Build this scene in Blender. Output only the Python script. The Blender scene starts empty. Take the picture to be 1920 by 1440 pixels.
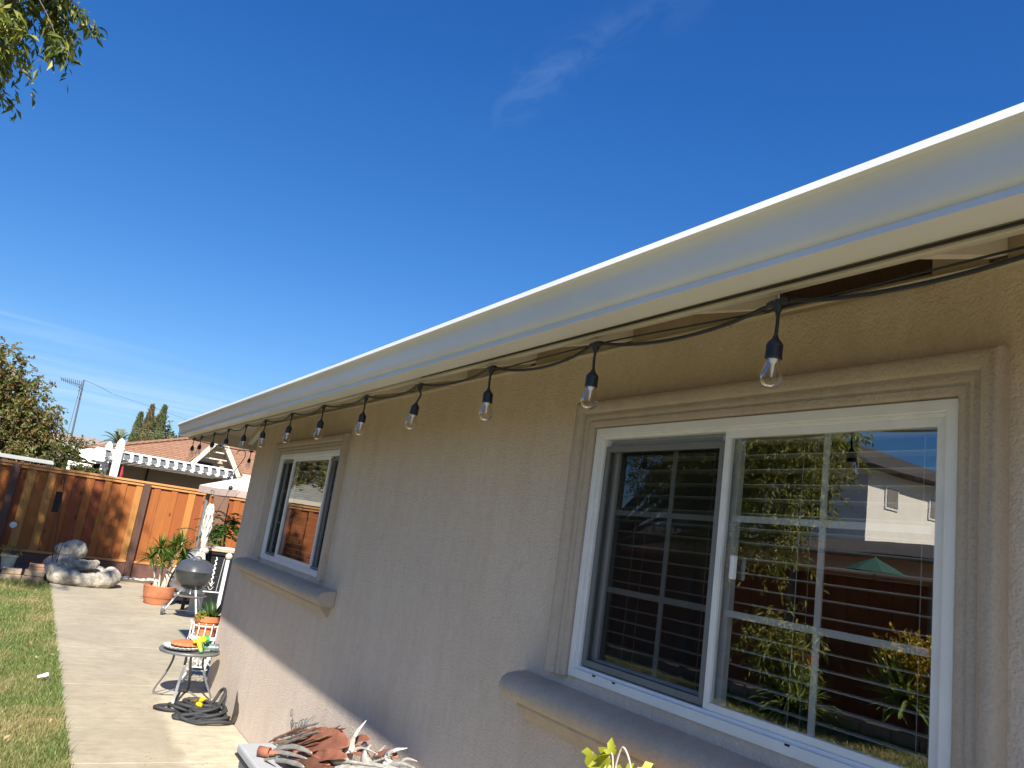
import bpy, math, random
import numpy as np
from mathutils import Vector, Matrix

R = math.radians
scene = bpy.context.scene
COL = scene.collection
rng = random.Random(11)
nrng = np.random.default_rng(5)

# ------------------------------------------------------------------ camera
cam_d = bpy.data.cameras.new('camera')
cam = bpy.data.objects.new('camera', cam_d)
COL.objects.link(cam)
cam_d.sensor_fit = 'HORIZONTAL'
cam_d.sensor_width = 36.0
cam_d.lens = 26.777
cam_d.clip_start = 0.05
cam_d.clip_end = 4000
rt = Vector((0.8380973, -0.5265500, 0.1426113))
up = Vector((-0.2292892, -0.1028036, 0.9679142))
fw = Vector((0.4949943, 0.8439055, 0.2068917))
m = Matrix.Identity(4)
for i in range(3):
    m[i][0], m[i][1], m[i][2] = rt[i], up[i], -fw[i]
m[2][3] = 1.58
cam.matrix_world = m
scene.camera = cam

# ------------------------------------------------------------------ light
SUN = Vector((-0.2515, -0.7295, 0.636)).normalized()      # towards the sun
world = bpy.data.worlds.new('World')
scene.world = world
world.use_nodes = True
wt = world.node_tree
wt.nodes.clear()
N = wt.nodes.new
sky = N('ShaderNodeTexSky')
sky.sky_type = 'NISHITA'
sky.sun_disc = False
sky.sun_elevation = math.asin(SUN.z)
sky.sun_rotation = math.atan2(SUN.x, SUN.y)
sky.altitude = 200
sky.air_density = 1.0
sky.dust_density = 1.0
sky.ozone_density = 6.0
tc = N('ShaderNodeTexCoord')
sep = N('ShaderNodeSeparateXYZ')
wt.links.new(tc.outputs['Generated'], sep.inputs[0])


def wmath(op, a, b=None, c=None):
    n = N('ShaderNodeMath')
    n.operation = op
    for i, x in enumerate((a, b, c)):
        if x is None:
            continue
        if isinstance(x, (int, float)):
            n.inputs[i].default_value = x
        else:
            wt.links.new(x, n.inputs[i])
    return n.outputs[0]


# the camera's rendering of the clear sky: deeper blue high up, softer towards the horizon
srgb = N('ShaderNodeSeparateColor')
wt.links.new(sky.outputs[0], srgb.inputs[0])
crgb = N('ShaderNodeCombineColor')
for i, (k, p, top_) in enumerate(((0.275, 1.63, 3.15), (0.560, 1.10, 5.2), (1.165, 0.79, 7.4))):
    lo_ = wmath('MINIMUM', srgb.outputs[i], top_)
    hi_ = wmath('DIVIDE', srgb.outputs[i], wmath('MAXIMUM', lo_, 0.0001))
    v_ = wmath('MULTIPLY', wmath('MULTIPLY', wmath('POWER', lo_, p), k * 0.865), hi_)
    wt.links.new(v_, crgb.inputs[i])

# thin cirrus: noise on a flat cloud layer overhead
zc = wmath('MAXIMUM', sep.outputs[2], 0.03)
cx = wmath('DIVIDE', sep.outputs[0], zc)
cy = wmath('DIVIDE', sep.outputs[1], zc)
comb = N('ShaderNodeCombineXYZ')
wt.links.new(cx, comb.inputs[0])
wt.links.new(cy, comb.inputs[1])


def wnoise(scale, rot, sc, loc, detail=7, rough=0.62, dist=0.6):
    mp = N('ShaderNodeMapping')
    mp.inputs['Location'].default_value = loc
    mp.inputs['Rotation'].default_value = (0, 0, rot)
    mp.inputs['Scale'].default_value = sc
    wt.links.new(comb.outputs[0], mp.inputs[0])
    nz = N('ShaderNodeTexNoise')
    nz.inputs['Scale'].default_value = scale
    nz.inputs['Detail'].default_value = detail
    nz.inputs['Roughness'].default_value = rough
    nz.inputs['Distortion'].default_value = dist
    wt.links.new(mp.outputs[0], nz.inputs[0])
    return nz.outputs[0]


def wramp(v, a, b):
    n = N('ShaderNodeMapRange')
    n.interpolation_type = 'SMOOTHSTEP'
    wt.links.new(v, n.inputs[0])
    n.inputs[1].default_value = a
    n.inputs[2].default_value = b
    return n.outputs[0]


def blob(x0, y0, ux, uy, ax, ay):
    # soft elongated patch in the cloud layer
    dx = wmath('SUBTRACT', cx, x0)
    dy = wmath('SUBTRACT', cy, y0)
    a = wmath('DIVIDE', wmath('ADD', wmath('MULTIPLY', dx, ux), wmath('MULTIPLY', dy, uy)), ax)
    b = wmath('DIVIDE', wmath('SUBTRACT', wmath('MULTIPLY', dy, ux), wmath('MULTIPLY', dx, uy)), ay)
    r2 = wmath('ADD', wmath('MULTIPLY', a, a), wmath('MULTIPLY', b, b))
    return wmath('EXPONENT', wmath('MULTIPLY', r2, -1.0))


wisp = wmath('MULTIPLY', wmath('ADD', blob(0.75, 1.12, 0.17, -0.985, 0.26, 0.055), wmath('MULTIPLY', blob(0.735, 1.38, 0.1, 0.995, 0.16, 0.05), 0.8)),
             wramp(wnoise(7.0, 0.3, (1.6, 0.8, 1), (3.1, 1.7, 0), 8, 0.6, 1.0), 0.36, 0.72))
band = wmath('MULTIPLY', wmath('ADD', blob(0.3, 10.0, 0.98, 0.2, 4.5, 2.3), wmath('MULTIPLY', blob(-0.25, 6.3, 0.9, 0.3, 0.7, 0.5), 0.4)),
             wramp(wnoise(0.8, 0.25, (0.5, 1.5, 1), (1.3, 4.2, 0), 6, 0.55, 1.2), 0.35, 0.75))
cl = wmath('MINIMUM', wmath('ADD', wmath('MULTIPLY', wisp, 0.07), wmath('MULTIPLY', band, 0.8)), 0.8)
mixc = N('ShaderNodeMixRGB')
mixc.inputs[2].default_value = (2.6, 3.7, 4.7, 1)
wt.links.new(cl, mixc.inputs[0])
wt.links.new(crgb.outputs[0], mixc.inputs[1])
bg = N('ShaderNodeBackground')
bg.inputs['Strength'].default_value = 0.105
wt.links.new(mixc.outputs[0], bg.inputs[0])
wo = N('ShaderNodeOutputWorld')
wt.links.new(bg.outputs[0], wo.inputs[0])

sun_d = bpy.data.lights.new('sun', 'SUN')
sun_d.energy = 5.0
sun_d.angle = R(0.6)
sun_d.color = (1.0, 0.93, 0.82)
sun = bpy.data.objects.new('sun', sun_d)
COL.objects.link(sun)
sun.location = SUN * 60
sun.rotation_euler = SUN.to_track_quat('Z', 'Y').to_euler()

vs = scene.view_settings
vs.view_transform = 'Standard'
vs.look = 'None'
vs.exposure = 1.05
vs.gamma = 1.0
vs.use_curve_mapping = False
scene.cycles.max_bounces = 10
scene.cycles.diffuse_bounces = 5
scene.cycles.transparent_max_bounces = 24
scene.cycles.sample_clamp_indirect = 6.0

# ------------------------------------------------------------------ materials
MATS = {}


class NT:
    """small helper round a material node tree"""

    def __init__(self, name):
        self.m = bpy.data.materials.new(name)
        self.m.use_nodes = True
        self.t = self.m.node_tree
        self.b = self.t.nodes['Principled BSDF']
        self.out = self.t.nodes['Material Output']
        self.tc = self.t.nodes.new('ShaderNodeTexCoord')

    def n(self, kind, **kw):
        x = self.t.nodes.new(kind)
        for k, v in kw.items():
            setattr(x, k, v)
        return x

    def link(self, a, b):
        self.t.links.new(a, b)

    def coord(self, scale=(1, 1, 1), kind='Object', rot=(0, 0, 0), jitter=False):
        mp = self.n('ShaderNodeMapping')
        mp.inputs['Scale'].default_value = scale
        mp.inputs['Rotation'].default_value = rot
        if kind == 'World':
            g = self.n('ShaderNodeNewGeometry')
            self.link(g.outputs['Position'], mp.inputs[0])
        else:
            self.link(self.tc.outputs[kind], mp.inputs[0])
        if jitter:
            oi = self.n('ShaderNodeObjectInfo')
            mu = self.n('ShaderNodeMath', operation='MULTIPLY')
            mu.inputs[1].default_value = 37.0
            self.link(oi.outputs['Random'], mu.inputs[0])
            cb = self.n('ShaderNodeCombineXYZ')
            for i in range(3):
                self.link(mu.outputs[0], cb.inputs[i])
            self.link(cb.outputs[0], mp.inputs['Location'])
        return mp.outputs[0]

    def noise(self, vec, scale, detail=5, rough=0.55, dist=0.0):
        x = self.n('ShaderNodeTexNoise')
        x.inputs['Scale'].default_value = scale
        x.inputs['Detail'].default_value = detail
        x.inputs['Roughness'].default_value = rough
        x.inputs['Distortion'].default_value = dist
        self.link(vec, x.inputs['Vector'])
        return x.outputs[0]

    def rng(self, v, a, b, c=0.0, d=1.0):
        x = self.n('ShaderNodeMapRange')
        self.link(v, x.inputs[0])
        for i, q in enumerate((a, b, c, d)):
            x.inputs[i + 1].default_value = q
        return x.outputs[0]

    def math(self, op, a, b):
        x = self.n('ShaderNodeMath', operation=op)
        for i, q in enumerate((a, b)):
            if isinstance(q, (int, float)):
                x.inputs[i].default_value = q
            else:
                self.link(q, x.inputs[i])
        return x.outputs[0]

    def mix(self, f, a, b, mode='MIX'):
        x = self.n('ShaderNodeMixRGB', blend_type=mode)
        for i, q in enumerate((f, a, b)):
            if isinstance(q, (int, float)):
                x.inputs[i].default_value = q
            elif isinstance(q, tuple):
                x.inputs[i].default_value = (*q, 1) if len(q) == 3 else q
            else:
                self.link(q, x.inputs[i])
        return x.outputs[0]

    def color(self, c):
        if isinstance(c, tuple):
            self.b.inputs['Base Color'].default_value = (*c, 1)
        else:
            self.link(c, self.b.inputs['Base Color'])

    def bump(self, h, strength, dist=0.01):
        x = self.n('ShaderNodeBump')
        x.inputs['Strength'].default_value = strength
        x.inputs['Distance'].default_value = dist
        self.link(h, x.inputs['Height'])
        self.link(x.outputs[0], self.b.inputs['Normal'])

    def set(self, **kw):
        for k, v in kw.items():
            self.b.inputs[k.replace('_', ' ')].default_value = v


def simple(name, c, rough=0.5, var=0.15, vs_=6.0, bump=0.0, bscale=80.0, metal=0.0, bdist=0.004, coat=0.0):
    t = NT(name)
    v = t.coord(kind='World')
    n1 = t.noise(v, vs_, 6, 0.6)
    lo = tuple(x * (1 - var) for x in c)
    hi = tuple(min(1, x * (1 + var)) for x in c)
    t.color(t.mix(t.rng(n1, 0.3, 0.7), lo, hi))
    t.set(Roughness=rough, Metallic=metal)
    if coat:
        t.b.inputs['Coat Weight'].default_value = coat
    if bump:
        t.bump(t.noise(v, bscale, 3, 0.6), bump, bdist)
    MATS[name] = t.m
    return t.m


def stucco(name, c, warm, bumpd=0.006, streak=True):
    t = NT(name)
    v = t.coord(kind='World')
    big = t.noise(v, 1.1, 5, 0.6, 0.4)
    vst = t.coord((1.0, 2.2, 0.35), kind='World')
    st = t.noise(vst, 3.0, 6, 0.65)
    col = t.mix(t.rng(big, 0.3, 0.72), tuple(x * 0.93 for x in c), tuple(x * 1.05 for x in c))
    if streak:
        col = t.mix(t.rng(st, 0.44, 0.70, 0, 0.5), col, warm)
        mid = t.noise(t.coord((1, 1, .6), kind='World'), 26, 6, 0.75)
        col = t.mix(t.rng(mid, 0.47, 0.70, 0, 0.42), col, tuple(x * 0.72 for x in c))
        ck = t.n('ShaderNodeTexVoronoi', feature='DISTANCE_TO_EDGE')
        ck.inputs['Scale'].default_value = 0.9
        wv = t.n('ShaderNodeVectorMath', operation='ADD')
        t.link(v, wv.inputs[0])
        nz3 = t.n('ShaderNodeTexNoise')
        nz3.inputs['Scale'].default_value = 3.0
        nz3.inputs['Detail'].default_value = 6
        t.link(v, nz3.inputs['Vector'])
        t.link(nz3.outputs[1], wv.inputs[1])
        t.link(wv.outputs[0], ck.inputs['Vector'])
        gate = t.rng(t.noise(v, 1.7, 3), 0.5, 0.58)
        col = t.mix(t.math('MULTIPLY', t.rng(ck.outputs[0], 0.0, 0.004, 0.45, 0.0), gate), col, tuple(x * 0.5 for x in c))
    fine = t.noise(v, 130.0, 4, 0.7)
    col = t.mix(t.rng(fine, 0.50, 0.72, 0, 0.5), col, tuple(x * 0.66 for x in c))
    t.color(col)
    t.set(Roughness=0.92)
    t.b.inputs['Specular IOR Level'].default_value = 0.2
    vo = t.n('ShaderNodeTexVoronoi', feature='SMOOTH_F1')
    vo.inputs['Scale'].default_value = 170.0
    t.link(t.coord(kind='World', scale=(1, 1, 0.8)), vo.inputs['Vector'])
    h = t.math('ADD', t.math('MULTIPLY', vo.outputs[0], 0.7), t.math('ADD', t.noise(v, 95, 4, 0.75), t.math('MULTIPLY', t.noise(v, 9, 3, 0.5), 0.5)))
    t.bump(h, 0.8, bumpd * .8)
    MATS[name] = t.m
    return t.m


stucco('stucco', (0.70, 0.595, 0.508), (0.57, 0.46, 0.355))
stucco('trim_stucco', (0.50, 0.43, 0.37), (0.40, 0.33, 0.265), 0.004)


def concrete():
    t = NT('concrete')
    v = t.coord(kind='World')
    broom = t.noise(t.coord((1.2, 34, 1), kind='World'), 2.2, 6, 0.7)
    blot = t.noise(v, 1.3, 7, 0.62, 0.5)
    col = t.mix(t.rng(blot, 0.3, 0.7), (0.325, 0.285, 0.205), (0.475, 0.42, 0.305))
    # cleaner band beside the house wall, its edge wandering
    g = t.n('ShaderNodeSeparateXYZ')
    t.link(v, g.inputs[0])
    edge = t.math('ADD', g.outputs[0], t.math('MULTIPLY', t.noise(t.coord((1, 0.5, 1), kind='World'), 1.4, 4), 0.5))
    near = t.math('MULTIPLY', t.rng(edge, 1.42, 1.5), t.rng(g.outputs[1], 8.0, 7.0))
    col = t.mix(t.math('MULTIPLY', near, 0.75), col, (0.55, 0.485, 0.36))
    fill = t.mix(t.rng(broom, 0.42, 0.68, 0, 0.6), col, (0.25, 0.215, 0.16))
    col = t.mix(t.rng(near, 0, 1, 1, 0.2), col, fill)
    wide = t.noise(t.coord((1.3, 6, 1), kind='World'), 1.9, 8, 0.75, 1.2)
    col = t.mix(t.rng(wide, 0.46, 0.64, 0, 0.45), col, (0.25, 0.215, 0.16))
    mott = t.noise(v, 9, 7, 0.75)
    col = t.mix(t.rng(mott, 0.45, 0.7, 0, 0.5), col, (0.23, 0.195, 0.14))
    rust = t.noise(t.coord((1.5, 5, 1), kind='World'), 1.7, 6, 0.7)
    col = t.mix(t.rng(rust, 0.60, 0.74, 0, 0.55), col, (0.25, 0.155, 0.07))
    grit = t.noise(v, 260, 2, 0.6)
    col = t.mix(t.rng(grit, 0.60, 0.72, 0, 0.35), col, (0.2, 0.18, 0.15))
    t.color(col)
    t.set(Roughness=0.9)
    t.bump(t.math('ADD', t.math('MULTIPLY', broom, 1.0), t.math('MULTIPLY', t.noise(v, 120, 3), 0.5)), 0.4, 0.004)
    MATS['concrete'] = t.m


concrete()


def wood(name, a, b, dark, knots=True, rough=0.75, axis=2):
    t = NT(name)
    sc = [22, 22, 22]
    sc[axis] = 1.1
    v = t.coord(tuple(sc), jitter=True)
    grain = t.noise(v, 1.6, 7, 0.65, 1.2)
    oi = t.n('ShaderNodeObjectInfo')
    base = t.mix(oi.outputs['Random'], a, b)
    col = t.mix(t.rng(grain, 0.35, 0.7, 0, 0.65), base, dark)
    if knots:
        vo = t.n('ShaderNodeTexVoronoi')
        vo.inputs['Scale'].default_value = 3.2
        k = [1.4, 1.4, 1.4]
        k[axis] = 0.7
        t.link(t.coord(tuple(k), jitter=True), vo.inputs['Vector'])
        col = t.mix(t.rng(vo.outputs[0], 0.06, 0.12, 0.8, 0.0), col, tuple(x * 0.35 for x in dark))
    w = t.noise(t.coord(kind='World'), 1.5, 5, 0.6)
    col = t.mix(t.rng(w, 0.45, 0.75, 0, 0.25), col, tuple(x * 0.6 for x in a))
    t.color(col)
    t.set(Roughness=rough)
    t.bump(grain, 0.3, 0.003)
    MATS[name] = t.m


wood('redwood', (0.26, 0.070, 0.010), (0.32, 0.110, 0.018), (0.21, 0.052, 0.008))
wood('redwood_light', (0.44, 0.225, 0.055), (0.34, 0.14, 0.026), (0.30, 0.115, 0.022))
wood('redwood_deep', (0.23, 0.050, 0.010), (0.28, 0.075, 0.013), (0.14, 0.032, 0.007))
wood('rail_wood', (0.52, 0.25, 0.08), (0.45, 0.2, 0.06), (0.33, 0.13, 0.04), axis=0)
wood('rail_wood_y', (0.52, 0.25, 0.08), (0.45, 0.2, 0.06), (0.33, 0.13, 0.04), axis=1)
wood('stained_wood', (0.085, 0.04, 0.026), (0.10, 0.05, 0.034), (0.05, 0.024, 0.018), knots=False)
wood('kick_wood', (0.12, 0.052, 0.04), (0.14, 0.06, 0.046), (0.07, 0.03, 0.025), axis=0)
wood('stained_brown', (0.17, 0.09, 0.055), (0.2, 0.11, 0.065), (0.10, 0.05, 0.03), knots=False)
wood('grey_wood', (0.20, 0.16, 0.12), (0.25, 0.2, 0.15), (0.11, 0.085, 0.06))
simple('white_vinyl', (0.80, 0.80, 0.78), 0.38, 0.03, 3)
simple('frame_vinyl', (0.78, 0.80, 0.83), 0.3, 0.05, 9, 0.05, 40)
simple('gutter_paint', (0.65, 0.66, 0.665), 0.34, 0.04, 2.0)
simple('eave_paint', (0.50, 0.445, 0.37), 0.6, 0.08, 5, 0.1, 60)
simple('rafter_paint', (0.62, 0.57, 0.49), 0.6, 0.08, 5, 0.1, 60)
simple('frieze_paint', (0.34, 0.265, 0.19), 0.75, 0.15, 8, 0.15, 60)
simple('vent_brown', (0.085, 0.058, 0.042), 0.9, 0.2)
simple('dark_mesh', (0.035, 0.028, 0.022), 0.8, 0.2)
simple('screen_frame', (0.17, 0.18, 0.19), 0.5, 0.08)
simple('blind_white', (0.66, 0.66, 0.65), 0.45, 0.03)
simple('black_rubber', (0.012, 0.013, 0.017), 0.5, 0.2, 12)
simple('black_cable', (0.010, 0.010, 0.011), 0.55, 0.2, 12)
simple('filament', (0.75, 0.62, 0.35), 0.4, 0.05)
simple('brass', (0.62, 0.43, 0.13), 0.35, 0.1, 10, metal=0.9)
simple('steel', (0.55, 0.55, 0.55), 0.3, 0.08, 10, metal=0.9)
simple('grey_metal', (0.11, 0.112, 0.115), 0.4, 0.12, 10)
simple('table_grey', (0.13, 0.135, 0.14), 0.45, 0.12, 10)
simple('enamel', (0.055, 0.060, 0.066), 0.22, 0.08, 5, coat=0.4)
simple('enamel_bowl', (0.035, 0.037, 0.04), 0.25, 0.15, 6, coat=0.4)
simple('leg_paint', (0.58, 0.58, 0.57), 0.4, 0.08, 12)
simple('white_iron', (0.72, 0.72, 0.69), 0.55, 0.1, 14, 0.2, 60)
simple('terracotta', (0.42, 0.155, 0.068), 0.85, 0.2, 7, 0.15, 90)
simple('terracotta_bright', (0.50, 0.165, 0.06), 0.7, 0.15, 9, 0.1, 90)
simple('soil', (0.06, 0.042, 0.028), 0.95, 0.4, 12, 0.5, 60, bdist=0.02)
simple('ground_soil', (0.11, 0.085, 0.055), 0.95, 0.35, 2, 0.5, 40, bdist=0.02)
simple('cream_wall', (0.36, 0.305, 0.225), 0.9, 0.06, 2, 0.15, 60)
simple('beige_paint', (0.56, 0.49, 0.38), 0.7, 0.06, 3)
simple('house_white', (0.84, 0.79, 0.69), 0.9, 0.05, 2)
simple('house_grey', (0.22, 0.2, 0.18), 0.9, 0.1, 2)
simple('dark_gap', (0.015, 0.013, 0.012), 0.9, 0.1)
simple('metal_shade_grey', (0.13, 0.133, 0.14), 0.7, 0.08, 9)  # own grey of pole and wires; painted shade on pergola tail ends
simple('canvas', (0.68, 0.62, 0.52), 0.9, 0.06, 4, 0.2, 200)
simple('canvas_trim', (0.34, 0.265, 0.23), 0.9, 0.08, 4, 0.2, 200)
simple('cover_navy', (0.006, 0.0065, 0.010), 0.9, 0.3, 6, 0.4, 14, bdist=0.02)
simple('cover_grey', (0.12, 0.12, 0.125), 0.55, 0.2, 6, 0.5, 14, bdist=0.02)
simple('stone_tan', (0.42, 0.31, 0.21), 0.95, 0.22, 9, 0.5, 60, bdist=0.01)
simple('stone_red', (0.36, 0.2, 0.13), 0.95, 0.25, 9, 0.5, 60, bdist=0.01)
simple('pot_white', (0.50, 0.50, 0.40), 0.7, 0.12, 8, 0.1, 60)
simple('bin_grey', (0.40, 0.42, 0.44), 0.5, 0.06, 6, 0.06, 120)
simple('bin_dark', (0.03, 0.032, 0.036), 0.6, 0.1)
simple('rust', (0.27, 0.10, 0.058), 0.85, 0.35, 14, 0.4, 70, bdist=0.003)
simple('rust_dark', (0.14, 0.055, 0.03), 0.85, 0.4, 14, 0.4, 70)
simple('bark_tan', (0.36, 0.225, 0.13), 0.9, 0.35, 12, 0.5, 50)
simple('agave_white', (0.50, 0.48, 0.43), 0.75, 0.32, 16, 0.5, 60)
simple('agave_grey', (0.26, 0.25, 0.225), 0.8, 0.3, 12, 0.3, 50)
simple('hose_black', (0.030, 0.032, 0.036), 0.7, 0.15, 20, 0.5, 400, bdist=0.002)
simple('nozzle_yellow', (0.86, 0.62, 0.015), 0.35, 0.04, 8)
simple('nozzle_green', (0.03, 0.30, 0.07), 0.4, 0.1, 8)
simple('flask_green', (0.12, 0.19, 0.155), 0.35, 0.2, 22)
simple('bark', (0.13, 0.095, 0.065), 0.95, 0.3, 14, 0.7, 30, bdist=0.02)
simple('pale_stem', (0.46, 0.42, 0.34), 0.85, 0.25, 30, 0.4, 90)
simple('hill_grass', (0.30, 0.235, 0.195), 0.95, 0.15, 0.012)
simple('roof_flat', (0.30, 0.31, 0.31), 0.8, 0.1, 2)
simple('mast_metal', (0.09, 0.10, 0.115), 0.5, 0.1)
simple('glass_disc', (0.50, 0.52, 0.54), 0.7, 0.1, 30)
simple('shell_blue', (0.66, 0.68, 0.70), 0.45, 0.12, 60)
simple('macrame_white', (0.50, 0.48, 0.44), 0.9, 0.15, 20, 0.5, 80)
simple('stem_shadow_brown', (0.075, 0.055, 0.035), 0.9, 0.3, 20)  # own brown of dry stems; also the sheet modelled for a wall shadow
simple('plaster_tan', (0.5, 0.4, 0.25), 0.9, 0.2, 20)
simple('umbrella_green', (0.035, 0.10, 0.075), 0.9, 0.1, 4)
simple('yellow_flower', (0.62, 0.40, 0.02), 0.8, 0.25, 40)
simple('red_fabric', (0.32, 0.03, 0.035), 0.8, 0.2, 20)


def rock_mat():
    t = NT('cast_rock')
    v = t.coord(kind='World')
    n1 = t.noise(v, 5, 8, 0.7, 0.6)
    col = t.mix(t.rng(n1, 0.34, 0.62), (0.15, 0.135, 0.12), (0.62, 0.57, 0.475))
    col = t.mix(t.rng(t.noise(v, 60, 4, 0.7), 0.5, 0.72, 0, 0.5), col, (0.2, 0.18, 0.15))
    t.color(col)
    t.set(Roughness=0.92)
    t.bump(t.noise(v, 22, 8, 0.75), 1.0, 0.04)
    MATS['cast_rock'] = t.m


rock_mat()


def shingle(name, a, b, dark, row=0.15, axis='Y'):
    t = NT(name)
    g = t.n('ShaderNodeSeparateXYZ')
    t.link(t.coord(kind='World'), g.inputs[0])
    br = t.n('ShaderNodeTexBrick')
    cb = t.n('ShaderNodeCombineXYZ')
    t.link(g.outputs[0 if axis == 'Y' else 1], cb.inputs[0])
    t.link(g.outputs[2], cb.inputs[1])
    t.link(cb.outputs[0], br.inputs['Vector'])
    br.inputs['Scale'].default_value = 1.0
    br.inputs['Brick Width'].default_value = 0.32
    br.inputs['Row Height'].default_value = row
    br.inputs['Mortar Size'].default_value = 0.012
    br.inputs['Bias'].default_value = 0.0
    br.inputs['Color1'].default_value = (*a, 1)
    br.inputs['Color2'].default_value = (*b, 1)
    br.inputs['Mortar'].default_value = (*dark, 1)
    v = t.coord(kind='World')
    t.color(t.mix(t.rng(t.noise(v, 7, 5, 0.7), 0.4, 0.7, 0, 0.5), br.outputs[0], dark))
    t.set(Roughness=0.95)
    t.bump(br.outputs['Fac'], -0.6, 0.02)
    MATS[name] = t.m


shingle('tan_shingle', (0.37, 0.20, 0.115), (0.29, 0.15, 0.085), (0.17, 0.085, 0.05), 0.055)
shingle('grey_shingle', (0.30, 0.30, 0.26), (0.24, 0.24, 0.21), (0.15, 0.15, 0.13), 0.07)
shingle('dark_shingle', (0.035, 0.035, 0.037), (0.05, 0.048, 0.047), (0.015, 0.015, 0.016), 0.05, 'X')
shingle('brown_shingle', (0.07, 0.06, 0.052), (0.10, 0.085, 0.072), (0.035, 0.03, 0.026), 0.12, 'X')


def leaf_mat(name, cols, rough=0.5, trans=0.35):
    """leaf colour picked at random per leaf from a stored tint attribute"""
    t = NT(name)
    at = t.n('ShaderNodeAttribute', attribute_name='tint')
    cr = t.n('ShaderNodeValToRGB')
    el = cr.color_ramp.elements
    cr.color_ramp.interpolation = 'LINEAR'
    k = len(cols)
    el[0].position = 0
    el[0].color = (*cols[0], 1)
    el[1].position = 1
    el[1].color = (*cols[-1], 1)
    for i in range(1, k - 1):
        e = el.new(i / (k - 1))
        e.color = (*cols[i], 1)
    t.link(at.outputs['Fac'], cr.inputs[0])
    t.color(cr.outputs[0])
    t.set(Roughness=rough)
    tr = t.n('ShaderNodeBsdfTranslucent')
    t.link(t.mix(1.0, cr.outputs[0], (1.5, 1.5, 0.7), 'MULTIPLY'), tr.inputs[0])
    ms = t.n('ShaderNodeMixShader')
    ms.inputs[0].default_value = trans
    t.link(t.b.outputs[0], ms.inputs[1])
    t.link(tr.outputs[0], ms.inputs[2])
    t.link(ms.outputs[0], t.out.inputs[0])
    MATS[name] = t.m


leaf_mat('leaf_ash', [(0.05, 0.08, 0.02), (0.095, 0.13, 0.028), (0.17, 0.19, 0.035), (0.36, 0.35, 0.07)])
leaf_mat('leaf_weeping', [(0.09, 0.12, 0.03), (0.15, 0.17, 0.04), (0.24, 0.23, 0.05), (0.38, 0.34, 0.08)])
leaf_mat('leaf_autumn', [(0.19, 0.085, 0.055), (0.17, 0.105, 0.045), (0.19, 0.165, 0.045), (0.20, 0.21, 0.065), (0.14, 0.18, 0.055), (0.09, 0.12, 0.04)])
leaf_mat('leaf_hedge', [(0.045, 0.07, 0.02), (0.09, 0.11, 0.03), (0.17, 0.13, 0.05)])
leaf_mat('leaf_dark', [(0.02, 0.05, 0.008), (0.03, 0.075, 0.012), (0.05, 0.10, 0.02)], 0.4, 0.25)
leaf_mat('leaf_cypress', [(0.05, 0.075, 0.03), (0.085, 0.115, 0.04), (0.13, 0.14, 0.05)], 0.8, 0.1)
leaf_mat('leaf_cypress_brown', [(0.06, 0.08, 0.03), (0.10, 0.11, 0.04), (0.24, 0.13, 0.07)], 0.8, 0.1)
leaf_mat('leaf_dracaena', [(0.05, 0.10, 0.018), (0.09, 0.16, 0.028), (0.15, 0.22, 0.045)], 0.4, 0.3)
leaf_mat('leaf_aloe', [(0.03, 0.075, 0.022), (0.05, 0.11, 0.03), (0.08, 0.15, 0.04)], 0.4, 0.1)
leaf_mat('leaf_lime', [(0.34, 0.36, 0.03), (0.46, 0.47, 0.045), (0.22, 0.30, 0.03)], 0.45, 0.4)
leaf_mat('leaf_gold', [(0.10, 0.12, 0.02), (0.42, 0.28, 0.02), (0.55, 0.36, 0.03)], 0.5, 0.3)
leaf_mat('leaf_sedum', [(0.14, 0.20, 0.03), (0.22, 0.28, 0.05), (0.28, 0.30, 0.05)], 0.5, 0.2)
leaf_mat('leaf_palm', [(0.07, 0.095, 0.045), (0.11, 0.135, 0.06), (0.16, 0.17, 0.085)], 0.5, 0.2)
leaf_mat('leaf_strap', [(0.12, 0.18, 0.045), (0.22, 0.28, 0.075), (0.38, 0.40, 0.15)], 0.45, 0.3)


def grass_mat():
    t = NT('grass_blades')
    v = t.coord(kind='World')
    at = t.n('ShaderNodeAttribute', attribute_name='tint')
    patch = t.noise(v, 1.3, 5, 0.6, 0.3)
    green = t.mix(at.outputs['Fac'], (0.095, 0.15, 0.03), (0.22, 0.275, 0.08))
    dry = t.mix(at.outputs['Fac'], (0.36, 0.28, 0.13), (0.50, 0.40, 0.21))
    f = t.math('ADD', t.rng(patch, 0.48, 0.68, 0, 0.7), t.rng(at.outputs['Fac'], 0.86, 0.93, 0, 0.6))
    col = t.mix(t.math('MINIMUM', f, 1.0), green, dry)
    t.color(col)
    t.set(Roughness=0.6)
    tr = t.n('ShaderNodeBsdfTranslucent')
    t.link(col, tr.inputs[0])
    ms = t.n('ShaderNodeMixShader')
    ms.inputs[0].default_value = 0.35
    t.link(t.b.outputs[0], ms.inputs[1])
    t.link(tr.outputs[0], ms.inputs[2])
    t.link(ms.outputs[0], t.out.inputs[0])
    MATS['grass_blades'] = t.m
    t = NT('turf')
    v = t.coord(kind='World')
    patch = t.noise(v, 1.3, 5, 0.6, 0.3)
    t.color(t.mix(t.rng(patch, 0.44, 0.66), (0.10, 0.115, 0.035), (0.26, 0.2, 0.1)))
    t.set(Roughness=1.0)
    MATS['turf'] = t.m


grass_mat()


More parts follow.
